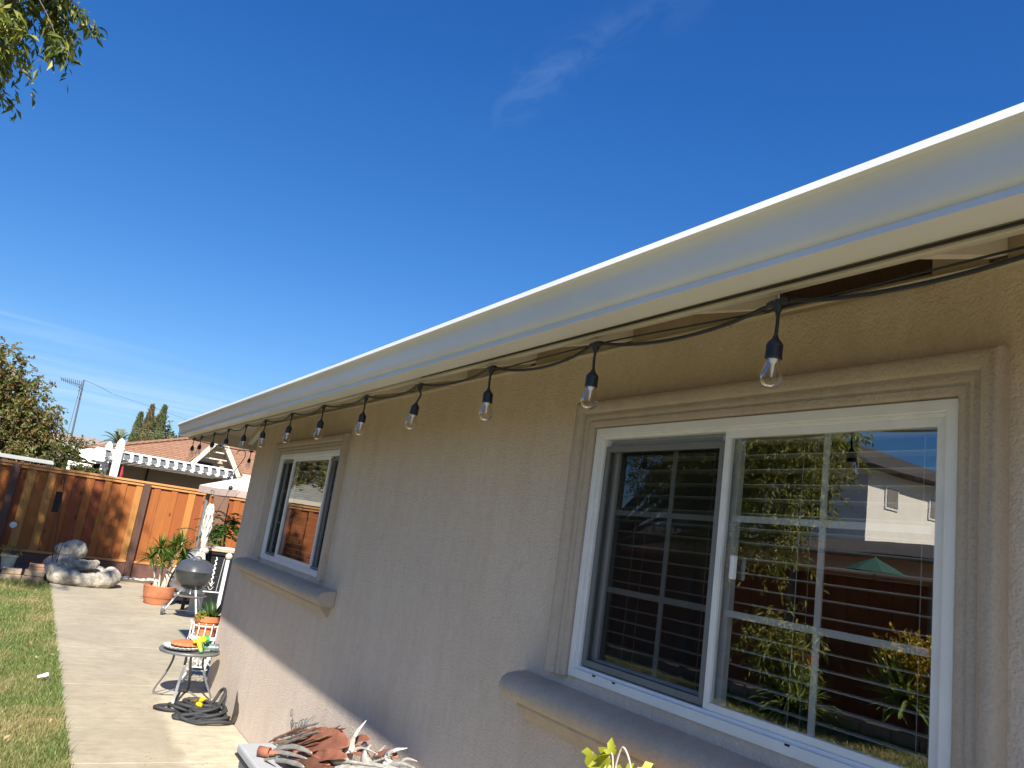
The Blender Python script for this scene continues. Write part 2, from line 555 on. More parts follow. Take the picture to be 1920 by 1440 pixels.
def glass_pane(name, boost, tint, wav=0.0006):
    t = NT(name)
    fr = t.n('ShaderNodeFresnel')
    fr.inputs['IOR'].default_value = 1.52
    bm = t.n('ShaderNodeBump')
    bm.inputs['Strength'].default_value = 0.25
    bm.inputs['Distance'].default_value = wav
    t.link(t.noise(t.coord(kind='World'), 5.0, 2, 0.4), bm.inputs['Height'])
    gl = t.n('ShaderNodeBsdfGlossy')
    gl.inputs['Roughness'].default_value = 0.0
    t.link(bm.outputs[0], gl.inputs['Normal'])
    tp = t.n('ShaderNodeBsdfTransparent')
    tp.inputs[0].default_value = (*tint, 1)
    ms = t.n('ShaderNodeMixShader')
    if boost > 2:      # a sealed double pane: four reflecting faces
        f4 = t.math('MULTIPLY', fr.outputs[0], 4.0)
        fac = t.math('DIVIDE', f4, t.math('ADD', 1.0, t.math('MULTIPLY', fr.outputs[0], 3.0)))
        fac = t.math('MINIMUM', t.math('ADD', 0.24, t.math('MULTIPLY', fac, 0.5)), 0.46)   # reflective low-e coating
    else:
        fac = t.math('MULTIPLY', fr.outputs[0], boost)
    t.link(fac, ms.inputs[0])
    t.link(tp.outputs[0], ms.inputs[1])
    t.link(gl.outputs[0], ms.inputs[2])
    t.link(ms.outputs[0], t.out.inputs[0])
    MATS[name] = t.m


glass_pane('pane_glass', 4.2, (0.86, 0.89, 0.88))
glass_pane('bulb_glass', 0.55, (0.97, 0.96, 0.94), 0.0)


def screen_mat():
    t = NT('screen_mesh')
    d = t.n('ShaderNodeBsdfDiffuse')
    d.inputs[0].default_value = (0.016, 0.017, 0.018, 1)
    tp = t.n('ShaderNodeBsdfTransparent')
    ms = t.n('ShaderNodeMixShader')
    ms.inputs[0].default_value = 0.46
    t.link(tp.outputs[0], ms.inputs[1])
    t.link(d.outputs[0], ms.inputs[2])
    t.link(ms.outputs[0], t.out.inputs[0])
    MATS['screen_mesh'] = t.m


screen_mat()

# ------------------------------------------------------------------ mesh builder
ORG = {}


class MB:
    def __init__(self):
        self.v = []
        self.f = []
        self.tint = []

    def add(self, vs_, fs):
        o = len(self.v)
        self.v.extend([tuple(p) for p in vs_])
        self.f.extend([tuple(i + o for i in q) for q in fs])
        return self

    def box(self, x0, x1, y0, y1, z0, z1):
        p = [(x, y, z) for z in (z0, z1) for y in (y0, y1) for x in (x0, x1)]
        return self.add(p, [(0, 2, 3, 1), (4, 5, 7, 6), (0, 1, 5, 4), (2, 6, 7, 3), (0, 4, 6, 2), (1, 3, 7, 5)])

    def obox(self, c, ax, h):
        c = Vector(c)
        p = []
        for sz in (-1, 1):
            for sy in (-1, 1):
                for sx in (-1, 1):
                    p.append(c + ax[0] * (sx * h[0]) + ax[1] * (sy * h[1]) + ax[2] * (sz * h[2]))
        return self.add(p, [(0, 2, 3, 1), (4, 5, 7, 6), (0, 1, 5, 4), (2, 6, 7, 3), (0, 4, 6, 2), (1, 3, 7, 5)])

    def beam(self, a, b, w, h, upv=(0, 0, 1)):
        a, b = Vector(a), Vector(b)
        z = (b - a)
        L = z.length
        z.normalize()
        x = z.cross(Vector(upv)).normalized()
        y = x.cross(z).normalized()
        return self.obox((a + b) / 2, (x, y, z), (w / 2, h / 2, L / 2))

    def tube(self, pts, r, n=8, closed=False, caps=True):
        pts = [Vector(p) for p in pts]
        k = len(pts)
        rs = r if isinstance(r, (list, tuple)) else [r] * k
        o = len(self.v)
        prev = None
        for i, p in enumerate(pts):
            if closed:
                t = pts[(i + 1) % k] - pts[i - 1]
            else:
                t = pts[min(i + 1, k - 1)] - pts[max(i - 1, 0)]
            if t.length < 1e-9:
                t = Vector((0, 0, 1))
            t.normalize()
            if prev is None:
                u = t.orthogonal().normalized()
            else:
                u = (prev - t * prev.dot(t))
                if u.length < 1e-6:
                    u = t.orthogonal()
                u.normalize()
            prev = u
            w = t.cross(u)
            for j in range(n):
                a = 2 * math.pi * j / n
                self.v.append(tuple(p + (u * math.cos(a) + w * math.sin(a)) * rs[i]))
        for i in range(k if closed else k - 1):
            i2 = (i + 1) % k
            for j in range(n):
                j2 = (j + 1) % n
                self.f.append((o + i * n + j, o + i * n + j2, o + i2 * n + j2, o + i2 * n + j))
        if caps and not closed:
            self.f.append(tuple(o + j for j in range(n))[::-1])
            self.f.append(tuple(o + (k - 1) * n + j for j in range(n)))
        return self

    def lathe(self, prof, c, n=24, axis=None, wob=None):
        """prof: (r, h) pairs along axis from c"""
        c = Vector(c)
        z = Vector(axis).normalized() if axis else Vector((0, 0, 1))
        x = Vector((1, 0, 0)) if abs(z.z) > 0.99 else z.orthogonal().normalized()
        y = z.cross(x)
        o = len(self.v)
        for (r, h) in prof:
            for j in range(n):
                a = 2 * math.pi * j / n
                q = r * (wob(a, h) if wob else 1)
                self.v.append(tuple(c + z * h + (x * math.cos(a) + y * math.sin(a)) * q))
        for i in range(len(prof) - 1):
            for j in range(n):
                j2 = (j + 1) % n
                self.f.append((o + i * n + j, o + i * n + j2, o + (i + 1) * n + j2, o + (i + 1) * n + j))
        if prof[0][0] > 1e-5:
            self.f.append(tuple(o + j for j in range(n))[::-1])
        if prof[-1][0] > 1e-5:
            self.f.append(tuple(o + (len(prof) - 1) * n + j for j in range(n)))
        return self

    def sphere(self, c, r, n=16, k=10, sq=(1, 1, 1)):
        c = Vector(c)
        o = len(self.v)
        for i in range(k + 1):
            th = math.pi * i / k
            for j in range(n):
                a = 2 * math.pi * j / n
                self.v.append((c.x + r * sq[0] * math.sin(th) * math.cos(a), c.y + r * sq[1] * math.sin(th) * math.sin(a), c.z + r * sq[2] * math.cos(th)))
        for i in range(k):
            for j in range(n):
                j2 = (j + 1) % n
                self.f.append((o + i * n + j, o + (i + 1) * n + j, o + (i + 1) * n + j2, o + i * n + j2))
        return self

    def sweep(self, prof, a, b, mapf):
        """closed profile extruded from a to b; mapf(u, v, t) gives the point"""
        n = len(prof)
        o = len(self.v)
        for t in (a, b):
            for (u, w) in prof:
                self.v.append(tuple(mapf(u, w, t)))
        for j in range(n):
            j2 = (j + 1) % n
            self.f.append((o + j, o + j2, o + n + j2, o + n + j))
        self.f.append(tuple(o + j for j in range(n))[::-1])
        self.f.append(tuple(o + n + j for j in range(n)))
        return self

    def strip(self, pts, ws, nrm, fold=0.0):
        """a leaf blade along pts with half widths ws, folded about its midrib"""
        pts = [Vector(p) for p in pts]
        k = len(pts)
        o = len(self.v)
        nrm = Vector(nrm)
        for i, p in enumerate(pts):
            t = (pts[min(i + 1, k - 1)] - pts[max(i - 1, 0)])
            if t.length < 1e-9:
                t = Vector((0, 0, 1))
            t.normalize()
            s = t.cross(nrm)
            if s.length < 1e-6:
                s = t.orthogonal()
            s.normalize()
            up_ = s.cross(t)
            w = ws[i]
            self.v.append(tuple(p - s * w + up_ * fold * w))
            self.v.append(tuple(p))
            self.v.append(tuple(p + s * w + up_ * fold * w))
        for i in range(k - 1):
            for q in (0, 1):
                a = o + i * 3 + q
                self.f.append((a, a + 1, a + 4, a + 3))
        return self

    def build(self, name, mat, parent=None, smooth=False, bevel=0.0, angle=35, origin=None, tint=None, solid=0.0):
        me = bpy.data.meshes.new(name)
        if origin is None:
            origin = ORG[parent.name] if parent is not None else Vector((0, 0, 0))
        origin = Vector(origin)
        v = np.array(self.v, dtype=np.float64) - np.array(origin)
        me.from_pydata(v.tolist(), [], self.f)
        for mm in (mat if isinstance(mat, (list, tuple)) else [mat]):
            me.materials.append(MATS[mm])
        if tint is not None:
            at = me.attributes.new('tint', 'FLOAT', 'FACE')
            at.data.foreach_set('value', np.asarray(tint, dtype=np.float32))
        if smooth:
            me.polygons.foreach_set('use_smooth', [True] * len(me.polygons))
            me.set_sharp_from_angle(angle=R(angle))
        me.update()
        o = bpy.data.objects.new(name, me)
        COL.objects.link(o)
        ORG[o.name] = origin
        if parent is not None:
            o.parent = parent
        else:
            o.location = origin
        if solid:
            md = o.modifiers.new('thickness', 'SOLIDIFY')
            md.thickness = solid
        if bevel:
            md = o.modifiers.new('bevel', 'BEVEL')
            md.width = bevel
            md.segments = 2
            md.limit_method = 'ANGLE'
            md.angle_limit = R(40)
        return o


def tag(o, label, cat, group=None):
    o['label'] = label
    o['category'] = cat
    if group:
        o['group'] = group
    return o


def thing(name, label, cat, loc, group=None):
    o = bpy.data.objects.new(name, None)
    o.empty_display_size = 0.05
    COL.objects.link(o)
    o.location = loc
    ORG[o.name] = Vector(loc)
    return tag(o, label, cat, group)


def structure(o):
    o['kind'] = 'structure'
    return o


def stuff(o):
    o['kind'] = 'stuff'
    return o


def copy_piece(o, loc, parent, rot=None):
    c = o.copy()
    COL.objects.link(c)
    c.parent = parent
    c.location = loc
    if rot:
        c.rotation_euler = rot
    return c


def copy_tree(o, loc=None, parent=None):
    c = o.copy()
    COL.objects.link(c)
    c.parent = parent
    if loc is not None:
        c.location = loc
    for ch in list(o.children):
        copy_tree(ch, None, c)
    return c


def bez(p, n=12):
    """smooth polyline through points (Catmull-Rom)"""
    p = [Vector(q) for q in p]
    out = []
    for i in range(len(p) - 1):
        a, b, c, d = p[max(i - 1, 0)], p[i], p[i + 1], p[min(i + 2, len(p) - 1)]
        for j in range(n):
            t = j / n
            out.append(0.5 * ((2 * b) + (c - a) * t + (2 * a - 5 * b + 4 * c - d) * t * t + (-a + 3 * b - 3 * c + d) * t ** 3))
    out.append(p[-1])
    return out


# ================================================================== ground
g = MB()
g.add([(-900, -900, -0.06), (900, -900, -0.06), (900, 1500, -0.06), (-900, 1500, -0.06)], [(0, 1, 2, 3)])
structure(g.build('ground', 'ground_soil'))
g = MB()
g.add([(-5.9, -6, -0.02), (0.53, -6, -0.02), (0.53, 13.95, -0.02), (-5.9, 13.95, -0.02)], [(0, 1, 2, 3)])
structure(g.build('lawn', 'turf'))


def grass():
    def patch(n, x0, x1, y0, y1, hmin, hmax, w):
        x = nrng.uniform(x0, x1, n)
        y = nrng.uniform(y0, y1, n)
        h = nrng.uniform(hmin, hmax, n)
        a = nrng.uniform(0, 2 * np.pi, n)
        lean = nrng.uniform(0.15, 1.0, n) * h
        la = nrng.uniform(0, 2 * np.pi, n)
        ww = w * nrng.uniform(0.7, 1.3, n)
        dx, dy = np.cos(a) * ww, np.sin(a) * ww
        lx, ly = np.cos(la) * lean, np.sin(la) * lean
        z0 = -0.02
        P = np.stack([
            np.stack([x - dx, y - dy, np.full(n, z0)], 1),
            np.stack([x + dx, y + dy, np.full(n, z0)], 1),
            np.stack([x + dx * .7 + lx * .4, y + dy * .7 + ly * .4, z0 + h * .6], 1),
            np.stack([x - dx * .7 + lx * .4, y - dy * .7 + ly * .4, z0 + h * .6], 1),
            np.stack([x + lx, y + ly, z0 + h], 1)], 1)
        return P

    parts = [patch(62000, -0.75, 0.53, 4.6, 9.0, 0.02, 0.048, 0.0024), patch(34000, -1.1, 0.53, 9.0, 13.9, 0.022, 0.052, 0.0036),
             patch(1500, 0.50, 0.545, 4.6, 13.9, 0.04, 0.085, 0.003), patch(80000, -5.9, -0.7, 2.0, 11.0, 0.03, 0.065, 0.004),
             patch(1500, -1.0, 0.5, 13.4, 13.95, 0.06, 0.12, 0.004)]
    P = np.concatenate(parts).astype(np.float32)
    n = len(P)
    me = bpy.data.meshes.new('grass')
    me.vertices.add(n * 5)
    me.vertices.foreach_set('co', P.reshape(-1))
    loops = (np.arange(n)[:, None] * 5 + np.array([0, 1, 2, 3, 3, 2, 4])[None]).reshape(-1)
    me.loops.add(n * 7)
    me.loops.foreach_set('vertex_index', loops)
    me.polygons.add(n * 2)
    st = (np.arange(n)[:, None] * 7 + np.array([0, 4])[None]).reshape(-1)
    me.polygons.foreach_set('loop_start', st)
    at = me.attributes.new('tint', 'FLOAT', 'FACE')
    at.data.foreach_set('value', np.repeat(nrng.uniform(0, 1, n), 2).astype(np.float32))
    me.materials.append(MATS['grass_blades'])
    me.update(calc_edges=True)
    me.validate()
    o = bpy.data.objects.new('grass', me)
    COL.objects.link(o)
    stuff(o)


grass()

# concrete path and patio
g = MB()
g.add([(0.545, -6, -0.014), (1.655, -6, -0.014), (1.655, 7.30, -0.014), (0.545, 7.30, -0.014)], [(0, 1, 2, 3)])
g.add([(0.545, 7.31, -0.014), (6.5, 7.31, -0.014), (6.5, 15.4, -0.014), (0.545, 15.4, -0.014)], [(0, 1, 2, 3)])
path = structure(g.build('path', 'concrete'))
ORG[path.name] = Vector((0, 0, 0))
ys = [-4.0, -2.2, -0.4, 1.45, 3.37, 5.29, 7.335, 9.08, 11.14, 13.3, 15.4]
for i in range(len(ys) - 1):
    y0, y1 = ys[i] + 0.004, ys[i + 1] - 0.004
    MB().box(0.545, 1.655 if y1 < 7.4 else 3.30, y0, y1, -0.10, 0.0).build('slab', 'concrete', path, bevel=0.004)
    if y1 > 7.4:
        MB().box(3.308, 6.5, y0, y1, -0.10, 0.0).build('slab', 'concrete', path, bevel=0.004)

# hills
g = MB()
hx = np.linspace(-500, 900, 60)
prof = []
for x in hx:
    z = 14 + 9 * math.exp(-((x + 20) / 60) ** 2) + 5 * math.exp(-((x - 60) / 50) ** 2) + 14 * math.exp(-((x + 220) / 120) ** 2) + 1.2 * math.sin(x * 0.07)
    prof.append(z)
vs_, fs = [], []
for i, x in enumerate(hx):
    for j, (yy, k) in enumerate(((400, 0.0), (440, 0.7), (480, 1.0), (560, 0.9), (700, 0.2))):
        vs_.append((x, yy, -1 + (prof[i] + 1) * k * 1.12))
for i in range(len(hx) - 1):
    for j in range(4):
        a = i * 5 + j
        fs.append((a, a + 5, a + 6, a + 1))
g.add(vs_, fs)
structure(g.build('hills', 'hill_grass', smooth=True, angle=180))

# ================================================================== the house
W = 1.66
house = thing('house', 'tan stucco single storey house with white gutter and two sliding windows', 'house', (W, 7.32, 0))
BW = (0.895, 2.17, 1.19, 2.035)      # big window opening y0 y1 z0 z1
FW = (4.88, 6.38, 1.21, 2.045)       # far window opening
WT = 2.345                           # top of the wall


def wall_mesh():
    b = MB()
    yc = sorted({-6.0, BW[0], BW[1], FW[0], FW[1], 7.32})
    zc_ = sorted({-0.05, BW[2], BW[3], FW[2], FW[3], WT})

    def hole(y, z):
        return any(h[0] < y < h[1] and h[2] < z < h[3] for h in (BW, FW))
    for x, flip in ((W, False), (W + 0.14, True)):
        for i in range(len(yc) - 1):
            for j in range(len(zc_) - 1):
                if hole((yc[i] + yc[i + 1]) / 2, (zc_[j] + zc_[j + 1]) / 2):
                    continue
                q = [(x, yc[i], zc_[j]), (x, yc[i], zc_[j + 1]), (x, yc[i + 1], zc_[j + 1]), (x, yc[i + 1], zc_[j])]
                b.add(q, [(3, 2, 1, 0) if flip else (0, 1, 2, 3)])
    for h in (BW, FW):
        y0, y1, z0, z1 = h
        for p, q in (((y0, z0), (y1, z0)), ((y1, z0), (y1, z1)), ((y1, z1), (y0, z1)), ((y0, z1), (y0, z0))):
            b.add([(W, *p), (W, *q), (W + 0.14, *q), (W + 0.14, *p)], [(0, 1, 2, 3)])
    # far end, back and near end
    for (x0, y0), (x1, y1) in (((W, 7.32), (10, 7.32)), ((10, 7.32), (10, -6)), ((10, -6), (W, -6))):
        b.add([(x0, y0, -0.05), (x1, y1, -0.05), (x1, y1, WT), (x0, y0, WT)], [(0, 1, 2, 3)])
    return b


wall_mesh().build('wall', 'stucco', house)
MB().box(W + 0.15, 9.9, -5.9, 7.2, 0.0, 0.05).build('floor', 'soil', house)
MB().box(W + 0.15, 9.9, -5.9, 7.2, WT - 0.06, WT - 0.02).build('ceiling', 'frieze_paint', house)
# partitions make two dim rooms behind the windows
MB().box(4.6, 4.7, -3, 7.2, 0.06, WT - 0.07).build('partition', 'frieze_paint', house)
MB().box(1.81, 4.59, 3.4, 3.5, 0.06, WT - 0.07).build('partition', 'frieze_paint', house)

# --- roof (hip, 4 in 12)
EX, EY, EZ, P = 1.045, 7.86, 2.262, 0.333
ridge = 3.6
rf = MB()
hx_ = EX + ridge
A = (EX, -6.6, EZ)
B = (EX, EY, EZ)
Cc = (EX + 2 * ridge + 1, EY, EZ)
D = (EX + 2 * ridge + 1, -6.6, EZ)
E1 = (hx_ + .5, EY - ridge - .5, EZ + P * (ridge + .5))
E2 = (hx_ + .5, -6.6 + ridge, EZ + P * (ridge + .5))
rf.add([A, B, Cc, D, E1, E2], [(0, 5, 4, 1), (1, 4, 2), (2, 4, 5, 3), (3, 5, 0)])
rf.build('roof', 'dark_shingle', house, solid=0.022)
# first row of shingle tabs along the gutter, each its own butt edge
tabs = MB()
y = -2.0
while y < 7.83:
    w_ = rng.choice((0.14, 0.17, 0.2, 0.24))
    dz = rng.uniform(0.0, 0.006)
    y1 = min(y + w_, 7.85)
    tabs.add([(1.036 - rng.uniform(0, .004), y, 2.268), (1.036, y1 - .006, 2.268), (1.036, y1 - .006, 2.275 + dz), (1.036, y, 2.275 + dz),
              (1.30, y, 2.355), (1.30, y1 - .006, 2.355), (1.30, y1 - .006, 2.363 + dz), (1.30, y, 2.363 + dz)],
             [(0, 1, 2, 3), (3, 2, 6, 7), (0, 3, 7, 4), (1, 5, 6, 2), (0, 4, 5, 1)])
    y = y1
stuff(tabs.build('shingle', 'dark_shingle', house))

# --- gutter: K-style section extruded along the eave, open on top
gp = [(1.128, 2.262), (1.128, 2.152), (1.048, 2.150), (1.0520, 2.165), (1.046, 2.169), (1.0405, 2.176), (1.037, 2.188), (1.034, 2.205), (1.032, 2.222), (1.026, 2.236), (1.017, 2.2455), (1.006, 2.2475), (1.0115, 2.265),
      (1.017, 2.2665), (1.014, 2.252), (1.022, 2.249), (1.031, 2.239), (1.037, 2.224), (1.039, 2.206), (1.040, 2.189), (1.046, 2.180), (1.050, 2.174), (1.056, 2.166), (1.053, 2.155), (1.124, 2.156), (1.124, 2.262)]


def gut(y0, y1):
    b = MB()
    n = len(gp)
    o = 0
    yy = np.linspace(y0, y1, 24)
    for y_ in yy:
        s = 0.004 * math.sin(y_ * 1.1 + 1)           # the long run is not dead straight
        for (u, w_) in gp:
            b.v.append((u, y_, w_ + s * 0.5))
    for i in range(len(yy) - 1):
        for j in range(n):
            j2 = (j + 1) % n
            b.f.append((i * n + j, i * n + j2, (i + 1) * n + j2, (i + 1) * n + j))
    return b


gb = gut(-2.5, 7.84)
gutter = gb.build('gutter', 'gutter_paint', house, smooth=True, angle=22)
ec = MB()
prof_o = gp[:13]
n = len(prof_o)
ec.v += [(u, 7.8405, w_) for u, w_ in prof_o] + [(u, 7.844, w_) for u, w_ in prof_o]
ec.f.append(tuple(range(n))[::-1])
ec.f.append(tuple(range(n, 2 * n)))
for j in range(n):
    ec.f.append((j, (j + 1) % n, n + (j + 1) % n, n + j))
ec.build('end_plate', 'gutter_paint', gutter)

for yj in (1.9, 5.0):
    b = MB()
    po = gp[2:12]
    for y_ in (yj, yj + .028):
        for (u, w_) in po:
            b.v.append((u - .0005, y_, w_ - .0004 + .002 * math.sin(y_ * 1.1 + 1)))
    n = len(po)
    for j in range(n - 1):
        b.f.append((j, j + 1, n + j + 1, n + j))
    b.build('lap_joint', 'gutter_paint', gutter, smooth=True, angle=22)

# --- fascia, rafters, soffit boards, frieze blocks
MB().box(1.131, 1.150, -2.5, 7.84, 2.140, 2.258).build('fascia', 'eave_paint', house, bevel=0.002)
MB().box(1.150, 9.5, 7.821, 7.84, 2.140, 2.258).build('fascia', 'eave_paint', house, bevel=0.002)


def rz(x):      # underside of the roof deck over the eave
    return EZ - 0.006 + P * (x - EX)


def rafter(y0):
    b = MB()
    hgt = 0.095
    x0, x1 = 1.151, 1.80
    w_ = 0.019
    p = []
    for yy in (y0 - w_, y0 + w_):
        p += [(x0, yy, rz(x0) - .02 - hgt), (x1, yy, rz(x1) - .02 - hgt), (x1, yy, rz(x1) - .021), (x0, yy, rz(x0) - .021)]
    b.add(p, [(0, 1, 2, 3), (7, 6, 5, 4), (0, 4, 5, 1), (1, 5, 6, 2), (2, 6, 7, 3), (3, 7, 4, 0)])
    return b


RY = [-1.63, -1.02, -0.41, 0.20, 0.81, 1.42, 2.03, 2.64, 3.25, 3.86, 4.47, 5.08, 5.69, 6.30, 6.80, 7.28]
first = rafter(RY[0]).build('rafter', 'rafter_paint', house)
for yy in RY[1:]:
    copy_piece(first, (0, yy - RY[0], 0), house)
# rafters of the far eave run the other way
for k, xx in enumerate((2.25, 2.86, 3.47, 4.08)):
    b = MB()
    y1_, y0_ = 7.82, 7.2
    p = []
    for x_ in (xx - .019, xx + .019):
        p += [(x_, y0_, EZ + P * (EY - y0_) - .125), (x_, y1_, EZ + P * (EY - y1_) - .125), (x_, y1_, EZ + P * (EY - y1_) - .03), (x_, y0_, EZ + P * (EY - y0_) - .03)]
    b.add(p, [(3, 2, 1, 0), (4, 5, 6, 7), (1, 5, 4, 0), (2, 6, 5, 1), (3, 7, 6, 2), (0, 4, 7, 3)])
    b.build('rafter', 'rafter_paint', house)
# the jack rafter on the corner
MB().beam((1.70, 7.33, 2.40), (1.70, 7.81, 2.235), 0.045, 0.10).build('rafter', 'rafter_paint', house)
MB().beam((1.66, 7.30, 2.40), (1.155, 7.815, 2.225), 0.045, 0.10).build('hip_rafter', 'rafter_paint', house)
# deck boards seen from below
xb = [1.152, 1.285, 1.42, 1.555, 1.69]
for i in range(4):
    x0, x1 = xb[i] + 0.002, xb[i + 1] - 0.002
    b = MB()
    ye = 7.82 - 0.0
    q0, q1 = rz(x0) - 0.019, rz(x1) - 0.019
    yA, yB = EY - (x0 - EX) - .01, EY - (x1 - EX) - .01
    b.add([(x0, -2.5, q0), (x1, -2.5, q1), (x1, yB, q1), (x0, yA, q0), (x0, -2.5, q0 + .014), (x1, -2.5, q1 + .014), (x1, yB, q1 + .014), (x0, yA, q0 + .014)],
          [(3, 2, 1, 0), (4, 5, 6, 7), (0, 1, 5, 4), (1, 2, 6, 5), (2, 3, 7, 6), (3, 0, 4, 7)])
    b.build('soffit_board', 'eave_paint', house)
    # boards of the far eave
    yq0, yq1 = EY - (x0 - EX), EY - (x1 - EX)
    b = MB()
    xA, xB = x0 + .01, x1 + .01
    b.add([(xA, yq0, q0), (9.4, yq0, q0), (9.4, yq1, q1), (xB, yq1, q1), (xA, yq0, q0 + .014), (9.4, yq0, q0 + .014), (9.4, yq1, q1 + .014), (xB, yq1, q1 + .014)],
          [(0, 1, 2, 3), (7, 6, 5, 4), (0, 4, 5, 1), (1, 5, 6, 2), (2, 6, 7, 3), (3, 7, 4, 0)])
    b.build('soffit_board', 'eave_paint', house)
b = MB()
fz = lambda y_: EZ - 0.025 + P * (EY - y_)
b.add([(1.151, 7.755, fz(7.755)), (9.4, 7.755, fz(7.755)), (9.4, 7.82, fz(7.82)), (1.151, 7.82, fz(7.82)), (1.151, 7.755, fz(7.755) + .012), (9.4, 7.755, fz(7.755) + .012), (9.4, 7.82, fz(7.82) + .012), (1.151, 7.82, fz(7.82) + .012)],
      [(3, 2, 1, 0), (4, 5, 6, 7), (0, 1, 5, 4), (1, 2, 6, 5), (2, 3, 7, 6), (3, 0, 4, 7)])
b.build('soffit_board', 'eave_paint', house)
# frieze blocks between rafters, one a screened vent
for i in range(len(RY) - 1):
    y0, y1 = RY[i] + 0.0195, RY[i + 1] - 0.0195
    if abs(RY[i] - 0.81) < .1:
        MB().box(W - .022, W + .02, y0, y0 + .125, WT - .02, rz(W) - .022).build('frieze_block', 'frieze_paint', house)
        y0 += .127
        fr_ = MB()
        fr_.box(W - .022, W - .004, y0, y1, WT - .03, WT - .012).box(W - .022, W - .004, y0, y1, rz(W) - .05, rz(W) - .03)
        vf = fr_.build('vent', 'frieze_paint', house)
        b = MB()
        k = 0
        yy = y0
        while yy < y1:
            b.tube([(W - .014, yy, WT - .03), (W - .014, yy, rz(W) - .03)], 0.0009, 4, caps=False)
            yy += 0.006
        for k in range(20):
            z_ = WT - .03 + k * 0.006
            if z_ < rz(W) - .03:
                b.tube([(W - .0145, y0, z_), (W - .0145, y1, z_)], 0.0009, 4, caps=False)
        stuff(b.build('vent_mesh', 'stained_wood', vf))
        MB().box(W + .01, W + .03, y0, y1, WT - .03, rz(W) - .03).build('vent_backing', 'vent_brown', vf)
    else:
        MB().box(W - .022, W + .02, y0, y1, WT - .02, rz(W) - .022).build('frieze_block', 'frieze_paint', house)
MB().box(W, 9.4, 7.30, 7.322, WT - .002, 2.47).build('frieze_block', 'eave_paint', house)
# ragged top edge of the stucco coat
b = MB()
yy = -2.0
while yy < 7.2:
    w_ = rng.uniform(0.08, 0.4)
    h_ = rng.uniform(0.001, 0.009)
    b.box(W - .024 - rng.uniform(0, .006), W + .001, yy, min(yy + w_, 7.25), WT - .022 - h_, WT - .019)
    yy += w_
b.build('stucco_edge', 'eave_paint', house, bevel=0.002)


# --- windows
def ring(b, y0, y1, z0, z1, w, x0, x1, wb=None):
    """mitred rectangular frame lying in the wall plane, front face at x0"""
    wb = w if wb is None else wb
    o = [(y0, z0), (y1, z0), (y1, z1), (y0, z1)]
    i = [(y0 + w, z0 + wb), (y1 - w, z0 + wb), (y1 - w, z1 - w), (y0 + w, z1 - w)]
    for k in range(4):
        k2 = (k + 1) % 4
        q = [o[k], o[k2], i[k2], i[k]]
        gap = 0.0004
        v = [(x0, *p) for p in q] + [(x1, *p) for p in q]
        b.add(v, [(0, 3, 2, 1), (4, 5, 6, 7), (0, 1, 5, 4), (2, 3, 7, 6), (1, 2, 6, 5), (3, 0, 4, 7)])
    return b


TRIM = [(0, 0.0), (0, .016), (.008, .022), (.018, .024), (.022, .020), (.026, .020), (.031, .026), (.040, .029), (.046, .026), (.050, .026), (.058, .038), (.072, .046), (.084, .046), (.092, .038), (.096, .028), (.096, 0.0)]


def trim(y0, y1, z0, z1):
    """moulded stucco surround, both sides and the head, mitred"""
    b = MB()
    n = len(TRIM)
    path_ = []
    for (u, d) in TRIM:
        path_.append([(y0 - u, z0), (y0 - u, z1 + u), (y1 + u, z1 + u), (y1 + u, z0)])
    o = len(b.v)
    for s in range(4):
        for k, (u, d) in enumerate(TRIM):
            b.v.append((W - d, *path_[k][s]))
    for s in range(3):
        for k in range(n - 1):
            b.f.append((o + s * n + k, o + s * n + k + 1, o + (s + 1) * n + k + 1, o + (s + 1) * n + k))
    return b


SILL = [(0, 1.188), (.050, 1.182), (.078, 1.176), (.098, 1.164), (.108, 1.145), (.108, 1.125), (.100, 1.106), (.086, 1.096), (.070, 1.092), (0, 1.092)]
SILL2 = [(0, 1.0915), (.066, 1.0915), (.066, 1.080), (.058, 1.076), (.052, 1.068), (.040, 1.050), (.026, 1.042), (.020, 1.030), (0, 1.026)]


def sill(y0, y1, dz):
    mp = lambda u, w_, t: (W - u, t, w_ + dz)
    a = MB().sweep(SILL, y0, y1, mp)
    b = MB().sweep(SILL2, y0 + .07, y1 - .07, mp)
    return a, b


